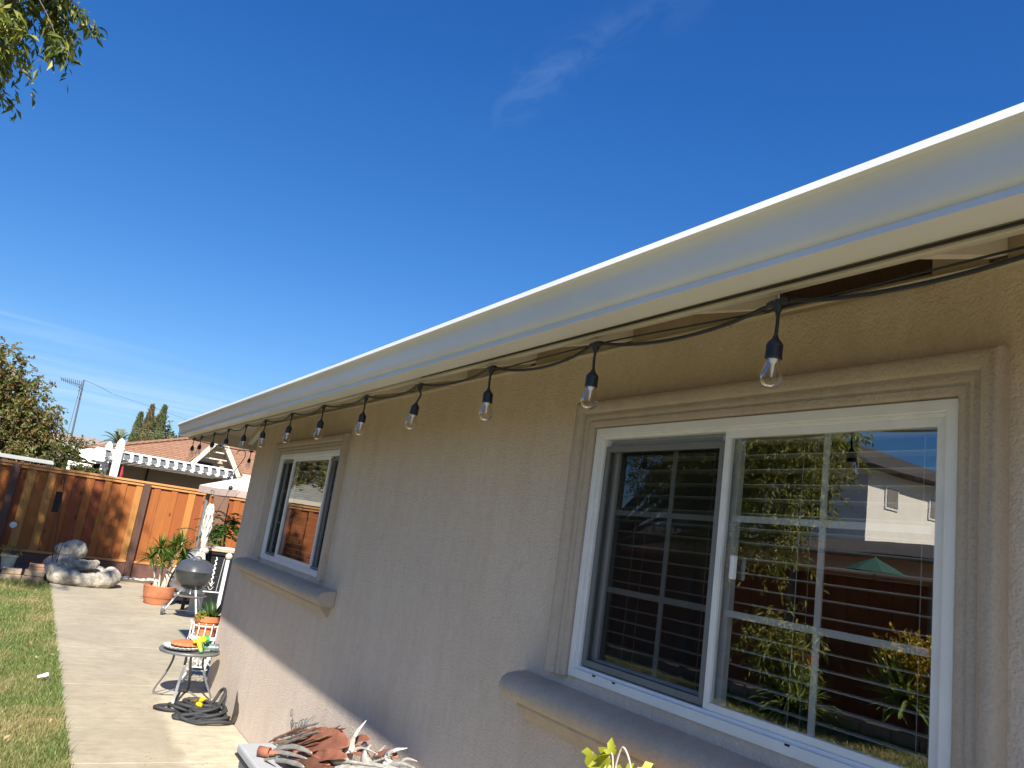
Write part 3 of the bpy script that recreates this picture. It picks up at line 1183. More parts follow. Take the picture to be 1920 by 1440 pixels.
def window(op, kind):
    y0, y1, z0, z1 = op
    w = MB()
    ring(w, y0, y1, z0, z1, .027, W - .008, W + .03)
    ring(w, y0 + .027, y1 - .027, z0 + .027, z1 - .027, .010, W + .004, W + .06)
    win = w.build('window', 'frame_vinyl', house, bevel=0.0015)
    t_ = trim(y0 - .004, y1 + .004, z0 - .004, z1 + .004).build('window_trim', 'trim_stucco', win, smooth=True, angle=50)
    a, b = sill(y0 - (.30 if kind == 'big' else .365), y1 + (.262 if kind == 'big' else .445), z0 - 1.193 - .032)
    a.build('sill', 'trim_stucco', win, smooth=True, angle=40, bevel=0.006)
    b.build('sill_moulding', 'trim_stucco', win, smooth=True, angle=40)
    iy0, iy1, iz0, iz1 = y0 + .037, y1 - .037, z0 + .037, z1 - .037

    def sash(a0, a1, xo, wd, name='sash', mat='frame_vinyl', zz=(0, 0)):
        b_ = ring(MB(), a0, a1, iz0 + zz[0], iz1 - zz[1], wd, W + xo, W + xo + .022)
        return b_.build(name, mat, win, bevel=0.0015)

    def pane(a0, a1, xo, mat='pane_glass', name='pane'):
        return MB().box(W + xo, W + xo + .003, a0, a1, iz0 + .01, iz1 - .01).build(name, mat, win)

    def single(a0, a1, xo, mat, name):
        # one sheet only: a single reflecting face
        b_ = MB()
        b_.add([(W + xo, a0, iz0 + .01), (W + xo, a0, iz1 - .01), (W + xo, a1, iz1 - .01), (W + xo, a1, iz0 + .01)], [(0, 1, 2, 3)])
        return b_.build(name, mat, win)

    def muntins(a0, a1, ycs, zcs, xo):
        for yc_ in ycs:
            MB().box(W + xo, W + xo + .006, yc_ - .009, yc_ + .009, iz0 + .015, iz1 - .015).build('muntin', 'frame_vinyl', win, bevel=.001)
        for zc2 in zcs:
            MB().box(W + xo - .001, W + xo + .007, a0 + .015, a1 - .015, zc2 - .009, zc2 + .009).build('muntin', 'frame_vinyl', win, bevel=.001)

    zs = [iz0 + (iz1 - iz0) * k for k in (1 / 3, 2 / 3)]
    if kind == 'big':
        sash(iy0, 1.575, .010, .019)
        single(iy0 + .02, 1.56, .020, 'pane_glass', 'pane')
        muntins(iy0 + .02, 1.555, [1.245], [1.487, 1.748], .027)
        # parted sash behind the meeting stile
        sash(1.545, iy1, .046, .030)
        single(1.57, iy1 - .02, .056, 'pane_glass', 'pane')
        muntins(1.57, iy1 - .02, [1.832], [1.487, 1.748], .062)
        sash(1.578, iy1 - .002, .014, .020, 'screen_frame', 'screen_frame', (.004, .026))
        single(1.595, iy1 - .018, .022, 'screen_mesh', 'insect_screen')
        MB().box(W - .006, W + .012, 1.493, 1.507, 1.58, 1.645).build('latch', 'frame_vinyl', win, bevel=.004)
        for yy in (0.99, 1.28, 1.93, 2.03):
            MB().box(W - .0095, W - .0075, yy - .007, yy + .007, z0 + .022, z0 + .027).build('weep_hole', 'dark_gap', win)
    else:
        a, c = 5.16, 6.03
        sash(a - .015, c + .015, .010, .022)
        single(a, c, .020, 'pane_glass', 'pane')
        for (q0, q1) in ((iy0, a + .01), (c - .01, iy1)):
            sash(q0, q1, .040, .020)
            single(q0 + .01, q1 - .01, .050, 'pane_glass', 'pane')
            muntins(q0, q1, [], zs, .056)
            sash(q0 + .004, q1 - .004, .014, .012, 'screen_frame', 'screen_frame', (.004, .02))
            single(q0 + .01, q1 - .01, .022, 'screen_mesh', 'insect_screen')
    return win


window(BW, 'big')
window(FW, 'far')


# --- blinds hang inside
def blind(y0, y1, z0, z1, xc, label):
    t = thing('window_blind', label, 'blind', (xc, y0, z0))
    MB().box(xc - .028, xc + .028, y0, y1, z1 - .045, z1).build('headrail', 'blind_white', t, bevel=.003)
    b = MB()
    n = 6
    tilt = -0.06
    for k in range(n):
        u = -0.025 + 0.05 * k / (n - 1)
        zz = 0.0025 * (1 - (u / .025) ** 2)
        b.v += [(xc + u, y0, z0 + zz + u * tilt), (xc + u, y1, z0 + zz + u * tilt), (xc + u, y0, z0 + zz + u * tilt - .0025), (xc + u, y1, z0 + zz + u * tilt - .0025)]
    for k in range(n - 1):
        a, c = k * 4, (k + 1) * 4
        b.f += [(a, a + 1, c + 1, c), (a + 2, c + 2, c + 3, a + 3), (a, c, c + 2, a + 2), (a + 1, a + 3, c + 3, c + 1)]
    b.f += [(0, 2, 3, 1), (4 * n - 4, 4 * n - 3, 4 * n - 1, 4 * n - 2)]
    first_ = b.build('slat', 'blind_white', t, smooth=True, angle=40)
    first_.location = (0, 0, 0.02)
    zz = 0.02 + 0.0425
    while z0 + zz < z1 - .06:
        copy_piece(first_, (0, rng.uniform(-.002, .002), zz), t, (rng.uniform(-.002, .002), rng.uniform(-.02, .02), 0))
        zz += 0.0425
    MB().box(xc - .026, xc + .026, y0, y1, z0 - .012, z0 + .006).build('bottom_rail', 'blind_white', t, bevel=.003)
    w_ = y1 - y0
    for f in (.1, .37, .63, .9):
        for dx in (-.024, .024):
            MB().tube([(xc + dx, y0 + f * w_, z0), (xc + dx, y0 + f * w_, z1 - .04)], .0011, 4).build('ladder_cord', 'blind_white', t)
    return t


blind(.905, 2.16, 1.20, 2.03, W + .125, 'white horizontal slat blind hanging inside the large near window')
blind(4.90, 6.36, 1.22, 2.04, W + .125, 'white horizontal slat blind hanging inside the small far window')

# ================================================================== string lights
NODES = [(0.42, 2.115), (0.968, 2.117), (1.545, 2.120), (2.085, 2.124), (2.623, 2.124), (3.186, 2.129), (3.776, 2.135), (4.345, 2.138), (4.937, 2.135), (5.466, 2.137), (6.04, 2.138), (6.582, 2.132), (7.159, 2.132), (7.539, 2.132)]
CXL = 1.14
pts = [(CXL + .002, -1.2, 2.125), (CXL, -.3, 2.10)] + [(CXL, NODES[0][0], NODES[0][1])]
for i in range(len(NODES) - 1):
    a, b_ = NODES[i], NODES[i + 1]
    sag = 0.016 + 0.012 * rng.random()
    for f in (.2, .4, .6, .8):
        pts.append((CXL + .012 * math.sin(3.1 * f), a[0] + (b_[0] - a[0]) * f, a[1] + (b_[1] - a[1]) * f - sag * 4 * f * (1 - f)))
    pts.append((CXL, b_[0], b_[1]))
pts += [(1.15, 7.70, 2.128), (1.20, 7.815, 2.135), (1.40, 7.83, 2.125), (1.60, 7.83, 2.12), (1.73, 7.83, 2.13), (2.1, 7.83, 2.115), (2.5, 7.83, 2.13)]
cable = thing('light_cable', 'black festoon cable strung along the gutter edge and round the far corner', 'cable', (CXL, 7.539, 2.13))
MB().tube(bez(pts, 3), 0.0042, 7).build('cord', 'black_cable', cable, smooth=True, angle=180)
# a second thinner line tied along the near part
pts2 = [(CXL + .006, -1.2, 2.133)] + [(CXL + .007, y_, z_ + .004 - (.012 if i % 2 else 0)) for i, (y_, z_) in enumerate(NODES[:4])]
MB().tube(bez(pts2, 8), 0.0022, 6).build('tied_line', 'black_cable', cable, smooth=True, angle=180)
MB().tube(bez([(1.1295, -1.2, 2.150), (1.1295, 1.0, 2.149), (1.1295, 2.6, 2.150)], 6), 0.0028, 6).build('back_line', 'black_cable', cable, smooth=True, angle=180)
hook = None
for (y_, z_) in NODES:
    hp = [(1.14, y_, 2.142), (1.14, y_, 2.13 + (z_ - 2.12)), (1.147, y_ + .004, z_ + .003), (1.14, y_ + .008, z_ - .004), (1.132, y_ + .004, z_ + .004)]
    MB().tube(bez(hp, 4), 0.0014, 5).build('cup_hook', 'steel', cable)

BULB_LABELS = [
    'nearest clear bulb in black socket hanging over the top of the large window',
    'clear bulb in black socket hanging over the left corner of the large window',
    'clear bulb in black socket, first one hanging left of the large window',
    'crooked clear bulb tilted to the left in the middle of the blank wall',
    'clear bulb in black socket hanging just right of the small far window',
    'clear bulb in black socket over the right half of the small far window',
    'clear bulb in black socket over the left half of the small far window',
    'clear bulb in black socket hanging right at the house corner',
    'clear bulb in black socket, first one beyond the house corner',
    'clear bulb in black socket, second one beyond the house corner',
    'clear bulb in black socket before the neighbouring gable, third beyond the house corner',
    'clear bulb in black socket, second from the end under the gutter tip',
    'small clear bulb under the far tip of the gutter, last of its run',
]
BULBS = [(0.968, 2.117, 0.0, 0.0), (1.545, 2.120, 0, -.005), (2.085, 2.124, 0, -.004), (2.623, 2.124, .03, .16), (3.186, 2.129, 0, -.01), (3.776, 2.135, 0, .02),
         (4.345, 2.138, .01, .07), (4.937, 2.135, .02, .10), (5.466, 2.137, .0, .06), (6.04, 2.138, -.02, .0), (6.582, 2.132, 0, .03), (7.159, 2.132, 0, 0), (7.539, 2.132, 0, .02)]


def pendant(loc, bend, tilt, label, axis='y'):
    x, y, z = loc
    t = thing('bulb_pendant', label, 'string light', loc, 'clear bulbs on the light string')
    tee = MB()
    d = Vector((0, 1, 0)) if axis == 'y' else Vector((1, 0, 0))
    c = Vector(loc)
    tee.tube([c - d * .026, c - d * .018, c - d * .008, c + d * .008, c + d * .018, c + d * .026], [.0055, .0075, .0085, .0085, .0075, .0055], 10)
    tee.tube([c, c + Vector((0, 0, -.008)), c + Vector((0, 0, -.016)), c + Vector((0, 0, -.022))], [.010, .010, .007, .0045], 10)
    tee.build('connector', 'black_rubber', t, smooth=True, angle=50)
    # drop lead: bends a little, then the socket hangs along the tilt
    hr_ = random.Random(int(y * 1000))
    tilt += hr_.uniform(-.035, .035)
    dirv = (Vector((hr_.uniform(-.06, .06), 0, -1)) + d * tilt).normalized()
    p0 = c + Vector((0, 0, -.018))
    p1 = p0 + Vector((0, 0, -.022)) + d * (-bend * .35 - tilt * .05)
    p2 = p0 + Vector((0, 0, -.048)) + d * (tilt * .03)
    MB().tube(bez([p0, p1, p2, p2 + dirv * .012], 5), 0.0036, 7).build('drop_lead', 'black_cable', t, smooth=True, angle=180)
    s = p2
    up_ = -dirv
    prof_ = [(0.004, 0), (.0055, -.004), (.007, -.008), (.0125, -.014), (.0155, -.019)]
    h = -.021
    for k in range(5):
        prof_ += [(.0160, h), (.0160, h - .0032), (.0150, h - .0036), (.0150, h - .0044)]
        h -= .0046
    prof_ += [(.0165, h), (.0165, h - .004), (.0150, h - .0045), (.0, h - .0045)]
    MB().lathe([(r, hh) for r, hh in prof_], s, 20, up_).build('socket', 'black_rubber', t, smooth=True, angle=40)
    e = h - .0046
    gl_ = [(.0135, e), (.0142, e - .006), (.0165, e - .014), (.0200, e - .024), (.0222, e - .033), (.0222, e - .040), (.0200, e - .048), (.0150, e - .0545), (.0075, e - .0585), (.0, e - .0595)]
    bulb = MB().lathe(gl_, s, 24, up_)
    bulb = bulb.build('bulb', 'bulb_glass', t, smooth=True, angle=80)
    stem = MB().lathe([(.009, e + .002), (.008, e - .004), (.0035, e - .010), (.0025, e - .028), (.0, e - .030)], s, 10, up_)
    stem.build('glass_stem', 'frame_vinyl', bulb, smooth=True, angle=60)
    fl = MB()
    for dx in (-.003, .003):
        a_ = s + up_ * (e - .006) + Vector((dx, dx * .5, 0))
        fl.tube([a_, a_ + up_ * -.030], .0011, 5)
    fl.build('filament', 'filament', bulb)
    return t


for (y_, z_, bd, tl), lab in zip(BULBS, BULB_LABELS):
    pendant((CXL, y_, z_), bd, tl, lab)
pendant((1.73, 7.83, 2.13), .0, -.04, 'lone clear bulb on the return string before the tan shingle roof', 'x')

# wire hook dangling from the return string
wh = thing('wire_hook', 'thin bent wire hook hanging from the return string at the house corner', 'hook', (1.66, 7.83, 2.12))
MB().tube(bez([(1.60, 7.83, 2.075), (1.605, 7.83, 2.10), (1.635, 7.83, 2.122), (1.67, 7.83, 2.118), (1.682, 7.83, 2.09), (1.675, 7.83, 2.04), (1.625, 7.84, 1.93), (1.585, 7.85, 1.855), (1.575, 7.85, 1.80)], 5), 0.0035, 6).build('wire', 'black_cable', wh, smooth=True, angle=180)

# ================================================================== fences
FY = 16.0


def fence_x(name, label, x0, x1, posts, y, front=-1, seed=1, ztop=1.775, colour=True):
    r_ = random.Random(seed)
    t = thing(name, label, 'fence', (x0, y, 0))
    for px in posts:
        MB().box(px - .06, px + .06, y - .125, y - .0655, -.05, ztop - .024).build('post', 'stained_wood', t, bevel=.004)
    edges = [x0, x1]
    x = x0
    k = 0
    while x < x1 - .03:
        w_ = r_.uniform(.155, .215) if k % 2 == 0 else r_.uniform(.085, .125)
        xe = min(x + w_, x1)
        if k % 2 == 0:
            yy0, yy1 = y + .004 + r_.uniform(0, .003), y + .022
            a0, a1 = x - .02, xe + .02
            mt = r_.choice(('redwood', 'redwood', 'redwood', 'redwood', 'redwood_deep'))
        else:
            yy0, yy1 = y - .018, y + r_.uniform(0, .0015)
            a0, a1 = x - .006, xe + .006
            mt = r_.choice(('redwood_light', 'redwood', 'redwood', 'redwood', 'redwood'))
        MB().box(a0, a1, yy0, yy1, .285, ztop - .04 - r_.uniform(0, .006)).build('fence_board', mt, t, bevel=.002)
        x = xe
        k += 1
    for i in range(len(edges) - 1):
        a0, a1 = edges[i] + (.057 if i else 0), edges[i + 1] - (.057 if i < len(edges) - 2 else 0)
        if a1 - a0 < .1:
            continue
        MB().box(a0, a1, y - .060, y - .0185, .285, .325).build('bottom_rail', 'rail_wood', t, bevel=.003)
        MB().box(a0, a1, y - .045, y - .010, .02, .283).build('kick_board', 'kick_wood', t, bevel=.003)
    # cap rail in lengths
    xs = x0
    while xs < x1:
        xe = min(xs + 2.44, x1)
        MB().box(xs + .001, xe - .001, y - .064, y + .05, ztop - .022, ztop + .016).build('cap_rail', 'rail_wood', t, bevel=.003)
        MB().box(xs + .001, xe - .001, y - .040, y - .020, ztop - .075, ztop - .023).build('top_rail', 'rail_wood', t, bevel=.003)
        xs = xe
    return t


fence_x('board_fence', 'new redwood board fence across the end of the yard behind the rock fountain', -6.3, 2.92, [-4.63, -2.48, -0.33, 1.79], FY, seed=4)
fence_x('board_fence', 'short redwood fence panel behind the black covered grill at the house corner', 2.97, 7.0, [5.1, 6.9], FY + .02, seed=9)
gpst = MB().box(3.00, 3.29, FY - .14, FY - .07, -.02, 1.73).build('timber_post', 'stained_brown', bevel=.006, origin=(3.15, FY - .1, 0))
tag(gpst, 'broad brown timber post against the fence behind the grey pole', 'post')
# side fence seen only in the window reflection
sf = thing('side_fence', 'dark board fence along the far side of the lawn, reflected in the window', 'fence', (-6.4, -3, 0))
y = -3.0
k = 0
sb = MB().box(-6.412, -6.39, -3.0, -2.84, .05, 1.85).build('fence_board', 'redwood_deep', sf)
k = 0
while y < 15.6:
    y += .165
    k += 1
    copy_piece(sb, (0.012 * (k % 2), k * .165, 0), sf)
for yy in np.arange(-2.9, 15.8, 2.1):
    MB().box(-6.385, -6.29, yy - .05, yy + .05, 0, 1.86).build('post', 'grey_wood', sf)
MB().box(-6.44, -6.32, -3.0, 15.75, 1.861, 1.90).build('cap_rail', 'rail_wood_y', sf)

# ================================================================== planting bed and objects at the end fence
b = MB()
b.box(-6.2, .42, 14.12, 15.93, -.05, .12)
structure(b.build('soil_bed', 'soil'))
b = MB()
b.box(.56, 6.4, 15.405, 15.93, -.05, .035)
structure(b.build('fence_bed', 'ground_soil'))
edging = thing('stone_edging', 'low edging of tan concrete blocks along the lawn before the shaded bed', 'edging', (-.5, 14.05, 0))
xx = .445
for k in range(10):
    w_ = rng.uniform(.27, .31)
    z_ = .185 + rng.uniform(-.006, .006)
    MB().box(xx - w_ + .006, xx, 13.97 + rng.uniform(-.01, .01), 14.13, -.02, z_ * .52).build('block', 'stone_tan', edging, bevel=.012)
    MB().box(xx - w_ + .026, xx - .02 + rng.uniform(0, .02), 13.975 + rng.uniform(-.01, .01), 14.13, z_ * .52 + .003, z_).build('block', 'stone_tan', edging, bevel=.012)
    xx -= w_
for i, (z_, w_, lab) in enumerate(((.188, .21, 'lowest tan paver of the little stack on the block edging'), (.236, .20, 'topmost tan paver of the little stack on the block edging'))):
    o = MB().box(.215, .215 + w_, 14.0 + .01 * i, 14.14 + .01 * i, z_, z_ + .044).build('paver', 'stone_red', bevel=.006, origin=(.31, 14.07, z_))
    tag(o, lab, 'paver', 'pavers stacked on the edging')


# white pot with withered plant
def leafball(b, c, r, n, ls, rr, tint, flat=1.0, droop=.3, wd=.35, shell=.5):
    c = Vector(c)
    for _ in range(n):
        d = Vector((rr.gauss(0, 1), rr.gauss(0, 1), rr.gauss(0, 1)))
        d.normalize()
        q = c + Vector((d.x * r[0], d.y * r[1], d.z * r[2])) * (shell + (1 - shell) * rr.random())
        leaf(b, q, d, ls * rr.uniform(.6, 1.3), rr, tint, droop, wd)


def leaf(b, q, d, L, rr, tint, droop=.3, wd=.35):
    t = (d + Vector((rr.gauss(0, .6), rr.gauss(0, .6), rr.gauss(0, .5) - droop)))
    if t.length < 1e-6:
        t = Vector((0, 0, -1))
    t.normalize()
    nrm = Vector((rr.gauss(0, .6), rr.gauss(0, .6), 1)).normalized()
    s = t.cross(nrm)
    if s.length < 1e-4:
        s = t.orthogonal()
    s.normalize()
    nn = s.cross(t)
    w = L * wd * .5
    m_ = q + t * (L * .45)
    o = len(b.v)
    b.v += [tuple(q), tuple(m_ - s * w + nn * w * .4), tuple(q + t * L - nn * L * .08), tuple(m_ + s * w + nn * w * .4)]
    b.f += [(o, o + 1, o + 2), (o, o + 2, o + 3)]
    tv = rr.random()
    tint += [tv, tv]


pw = thing('flower_pot', 'white plastic pot with a withered reddish plant on the edging', 'potted plant', (-.08, 14.3, .12))
MB().lathe([(.075, 0), (.078, .01), (.105, .185), (.118, .19), (.12, .225), (.108, .225), (.1, .19), (0, .185)], (-.07, 14.3, .135), 24).build('pot', 'pot_white', pw, smooth=True, angle=30)
b, tn = MB(), []
for k in range(9):
    a = k * .7
    b.tube([(-.07, 14.3, .31), (-.07 + .08 * math.cos(a), 14.3 + .08 * math.sin(a), .40), (-.07 + .15 * math.cos(a), 14.3 + .13 * math.sin(a), .42 + .05 * rng.random())], .004, 5)
b.build('stem', 'stem_shadow_brown', pw)
b = MB()
leafball(b, (-.07, 14.3, .41), (.17, .15, .09), 160, .05, rng, tn)
b.build('foliage', 'leaf_autumn', pw, tint=tn)

# sun ornament on a stake
so = thing('sun_ornament', 'small sun shaped garden stake with a pale round centre before the fence', 'garden ornament', (-.10, 14.8, .12))
MB().tube([(-.10, 14.8, .10), (-.137, 14.8, .70)], .004, 6).build('stake', 'rust_dark', so)
MB().lathe([(.0, -.012), (.045, -.010), (.05, 0), (.045, .006), (0, .012)], (-.139, 14.79, .778), 20, (0, -1, .1)).build('disc', 'glass_disc', so, smooth=True)
b = MB()
for k in range(14):
    a = 2 * math.pi * k / 14
    d = Vector((math.cos(a), 0, math.sin(a)))
    s = Vector((-math.sin(a), 0, math.cos(a)))
    c = Vector((-.139, 14.8, .778))
    L = .085 if k % 2 else .1
    b.add([c + d * .05 - s * .009, c + d * .05 + s * .009, c + d * L + Vector((0, -.004, 0)), c + d * .06 + Vector((0, .006, 0))], [(0, 1, 2), (0, 2, 3), (1, 3, 2)])
b.build('ray', 'rust', so)

# shepherd hook with hanging dark panel
sh = thing('shepherd_hook', 'thin dark shepherd hook pole standing at the corner of the lawn', 'garden hook', (.53, 14.4, 0))
MB().tube(bez([(.535, 14.38, -.03), (.50, 14.4, .4), (.40, 14.4, 1.50), (.39, 14.4, 1.60), (.375, 14.4, 1.635), (.355, 14.4, 1.62), (.345, 14.4, 1.565), (.36, 14.4, 1.53), (.372, 14.4, 1.545)], 6), .006, 7).build('pole', 'black_cable', sh, smooth=True, angle=180)
MB().tube(bez([(.58, 14.42, -.03), (.575, 14.42, .3), (.60, 14.43, .62), (.64, 14.44, .72)], 6), .005, 6).build('brace', 'black_cable', sh, smooth=True, angle=180)
bf = thing('wind_chime', 'flat black rectangular panel hanging from the shepherd hook before the fence', 'hanging panel', (.365, 14.4, 1.07))
MB().box(.32, .415, 14.385, 14.415, 1.07, 1.40).build('panel', 'dark_gap', bf, bevel=.003)
MB().tube([(.367, 14.4, 1.40), (.367, 14.4, 1.535)], .002, 5).build('chain', 'black_cable', bf)


# rock fountain: lumpy cast tiers
def lumpy(path_, rs, name, parent, seed, n=30, amp=.14, closed=False, k=12):
    rr = random.Random(seed)
    p = bez(path_, k)
    rad = []
    for i in range(len(p)):
        f = i / (len(p) - 1) * (len(rs) - 1)
        a = int(min(f, len(rs) - 2))
        rad.append(rs[a] + (rs[a + 1] - rs[a]) * (f - a))
    b = MB()
    pp = [p[0] + (p[0] - p[1]).normalized() * rad[0] * .5] + p + [p[-1] + (p[-1] - p[-2]).normalized() * rad[-1] * .5]
    rad = [rad[0] * .45] + rad + [rad[-1] * .45]
    b.tube(pp, rad, n)
    ph = [rr.uniform(0, 6) for _ in range(9)]
    out = []
    from mathutils import noise as mn
    for i, v in enumerate(b.v):
        ring_i = min(i // n, len(pp) - 1)
        c = pp[ring_i]
        d = Vector(v) - c
        q = Vector(v) * 4.2 + Vector((seed * 3.1, 0, 0))
        s = 1 + amp * 2.0 * mn.noise(q) + amp * 1.7 * mn.noise(q * 2.4) + amp * .9 * mn.noise(q * 5.5)
        z = c + d * s
        out.append((z.x, z.y, max(z.z, .001)))
    b.v = out
    o = b.build(name, 'cast_rock', parent, smooth=True, angle=180)
    md = o.modifiers.new('smooth', 'SUBSURF')
    md.levels = md.render_levels = 1
    return o


rfn = thing('rock_fountain', 'grey cast rock fountain of two curled tiers at the end of the path', 'fountain', (1.0, 14.4, 0))
lumpy([(.55, 14.72, .22), (.56, 14.45, .15), (.72, 14.18, .12), (.98, 14.08, .105), (1.2, 14.1, .115), (1.36, 14.28, .14), (1.38, 14.55, .15)], [.18, .165, .13, .11, .125, .165, .13], 'lower_rim', rfn, 2)
lumpy([(.56, 14.9, .15), (.9, 14.85, .16), (1.3, 14.75, .12)], [.2, .2, .14], 'back_rock', rfn, 7)
lumpy([(.66, 14.62, .34), (.74, 14.40, .315), (.90, 14.30, .295), (1.05, 14.32, .30), (1.13, 14.46, .32)], [.12, .10, .085, .085, .09], 'upper_rim', rfn, 3)
lumpy([(.68, 14.68, .42), (.80, 14.62, .50), (.93, 14.62, .47)], [.16, .175, .12], 'crown_rock', rfn, 5)
lumpy([(.60, 14.66, .48), (.63, 14.60, .55)], [.085, .07], 'side_knob', rfn, 6)
lumpy([(.95, 14.55, .1), (.95, 14.55, .3)], [.17, .16], 'pedestal', rfn, 9)
MB().lathe([(0, 0), (.2, 0), (.2, .01), (0, .01)], (.92, 14.45, .06), 20).build('basin', 'soil', rfn)

# white rubble by the kickboard
b = MB()
for k in range(26):
    x_ = rng.uniform(1.5, 2.3)
    b.sphere((x_, rng.uniform(15.5, 15.85), .04), rng.uniform(.02, .05), 7, 5, (1.3, 1, .6))
o = b.build('pale_rubble', 'agave_white')
stuff(o)

# ================================================================== terracotta pot with dracaena
dp = thing('dracaena_pot', 'large terracotta pot of spiky green dracaena with bare pale stems', 'potted plant', (1.93, 12.72, 0))
pc = (1.925, 12.72, 0)
MB().lathe([(.160, 0), (.170, .008), (.198, .08), (.213, .15), (.221, .21), (.226, .245), (.230, .262), (.226, .272), (.214, .272), (.206, .245), (0, .235)], pc, 36).build('pot', 'terracotta', dp, smooth=True, angle=30)
MB().lathe([(0, 0), (.205, 0)], (1.925, 12.72, .24), 20).build('soil', 'soil', dp)
b = MB()
for k in range(3):
    pts_ = []
    for i in range(40):
        a = math.pi * 2 * i / 40
        pts_.append((1.925 + .2085 * math.cos(a), 12.72 + .2085 * math.sin(a), .12 + .02 * math.sin(a * 8 + k * 2.1)))
    b.tube(pts_, .0035, 5, closed=True)
b.build('relief_band', 'terracotta', dp)
HEADS = [(1.70, 12.62, .66, .17), (1.80, 12.70, .80, .17), (1.86, 12.60, .60, .15), (1.98, 12.72, .70, .15), (2.08, 12.66, .90, .18), (2.0, 12.8, .86, .15), (2.14, 12.74, .72, .12), (1.90, 12.78, .74, .14)]
for i, (hx2, hy2, hz2, hr) in enumerate(HEADS):
    rr = random.Random(40 + i)
    base = Vector((1.925 + (hx2 - 1.925) * .35, 12.72 + (hy2 - 12.72) * .4, .22))
    mid = Vector((1.925 + (hx2 - 1.925) * (.9 if i % 2 else .5), 12.72, .22 + (hz2 - .22) * .45))
    pl = bez([base, mid, (hx2, hy2, hz2 - .02), (hx2, hy2, hz2 + .03)], 5)
    MB().tube(pl, [.018 - .007 * k / len(pl) for k in range(len(pl))], 7).build('stem', 'pale_stem', dp, smooth=True, angle=180)
    b, tn = MB(), []
    L0 = hr * 1.4
    for k in range(58):
        el = rr.uniform(-.35, 1.45)
        az = rr.uniform(0, 2 * math.pi)
        L = L0 * rr.uniform(.8, 1.2)
        d = Vector((math.cos(az) * math.cos(el), math.sin(az) * math.cos(el), math.sin(el)))
        q0 = Vector((hx2, hy2, hz2 + rr.uniform(-.03, .03)))
        sag_ = Vector((0, 0, -L * .22 * math.cos(el)))
        b.strip([q0, q0 + d * L * .5 + sag_ * .15, q0 + d * L + sag_], [.011, .013, .001], (0, 0, 1) if abs(el) < 1.2 else (1, 0, 0), .35)
        tn += [rr.random()] * 4
    b.build('leaf_rosette', 'leaf_dracaena', dp, tint=tn)

# ================================================================== kettle grill
kg = thing('kettle_grill', 'grey domed kettle charcoal grill on three white legs with wheels', 'grill', (2.13, 11.4, 0))
gc = Vector((2.125, 11.4, 0))
MB().lathe([(.03, .385), (.10, .392), (.16, .425), (.215, .485), (.245, .55), (.255, .615), (.258, .632), (.250, .632), (.245, .6), (0, .5)], gc, 40).build('bowl', 'enamel_bowl', kg, smooth=True, angle=40)
lid = MB().lathe([(.250, .634), (.262, .634), (.264, .642), (.258, .652), (.240, .70), (.20, .748), (.145, .783), (.08, .802), (.03, .807), (0, .808)], gc, 40).build('lid', 'enamel', kg, smooth=True, angle=40)
MB().lathe([(.045, 0), (.05, .004), (.045, .009), (0, .012)], gc + Vector((-.06, -.06, .793)), 16, (-.25, -.25, 1)).build('damper', 'steel', lid, smooth=True)
MB().tube(bez([gc + Vector((-.05, .02, .80)), gc + Vector((-.03, .02, .825)), gc + Vector((.03, .02, .825)), gc + Vector((.05, .02, .80))], 5), .008, 8).build('lid_handle', 'black_rubber', lid, smooth=True)
MB().tube(bez([gc + Vector((.22, -.13, .59)), gc + Vector((.26, -.17, .60)), gc + Vector((.29, -.10, .60)), gc + Vector((.25, -.06, .59))], 5), .010, 8).build('side_handle', 'black_rubber', kg, smooth=True)
for k, (tx, ty) in enumerate(((2.222, 11.10), (1.885, 11.62), (2.36, 11.64))):
    top = gc + Vector(((tx - gc.x) * .35, (ty - gc.y) * .35, .42))
    MB().tube([top, (tx, ty, .01 if k == 0 else .075)], .0125, 10).build('leg', 'leg_paint', kg, smooth=True)
    if k:
        c = Vector((tx, ty, .078))
        ax = Vector((.9, -.35, 0)).normalized()
        c = c + ax * (-.02 if k == 1 else .03)
        wh_ = MB().lathe([(.060, -.02), (.076, -.017), (.078, 0), (.076, .017), (.060, .02)], c, 24, ax).build('wheel', 'grey_metal', kg, smooth=True, angle=30)
        MB().lathe([(0, -.023), (.058, -.021), (.058, .021), (0, .023)], c, 20, ax).build('whitewall', 'white_iron', wh_, smooth=True, angle=30)
        MB().lathe([(0, -.027), (.038, -.025), (.038, .025), (0, .027)], c, 16, ax).build('hub', 'grey_metal', wh_, smooth=True, angle=30)
MB().tube([gc + Vector((-.245, .22, .078)), gc + Vector((.24, .245, .078))], .006, 6).build('axle', 'steel', kg)
MB().lathe([(0, .285), (.13, .288), (.215, .318), (.218, .322), (.13, .294), (0, .291)], gc, 30).build('ash_pan', 'steel', kg, smooth=True, angle=40)
MB().lathe([(.03, .33), (.03, .40), (0, .40)], gc, 12).build('ash_spout', 'steel', kg, smooth=True)

# grey grill cover heap and bits behind it
o = lumpy([(2.26, 12.9, .25), (2.30, 12.85, .55), (2.34, 12.85, .80)], [.24, .22, .14], 'covered_seat', None, 21, 20, .12)
o.data.materials[0] = MATS['cover_grey']
tag(o, 'grey vinyl cover draped over a chair behind the spiky dracaena', 'covered chair')

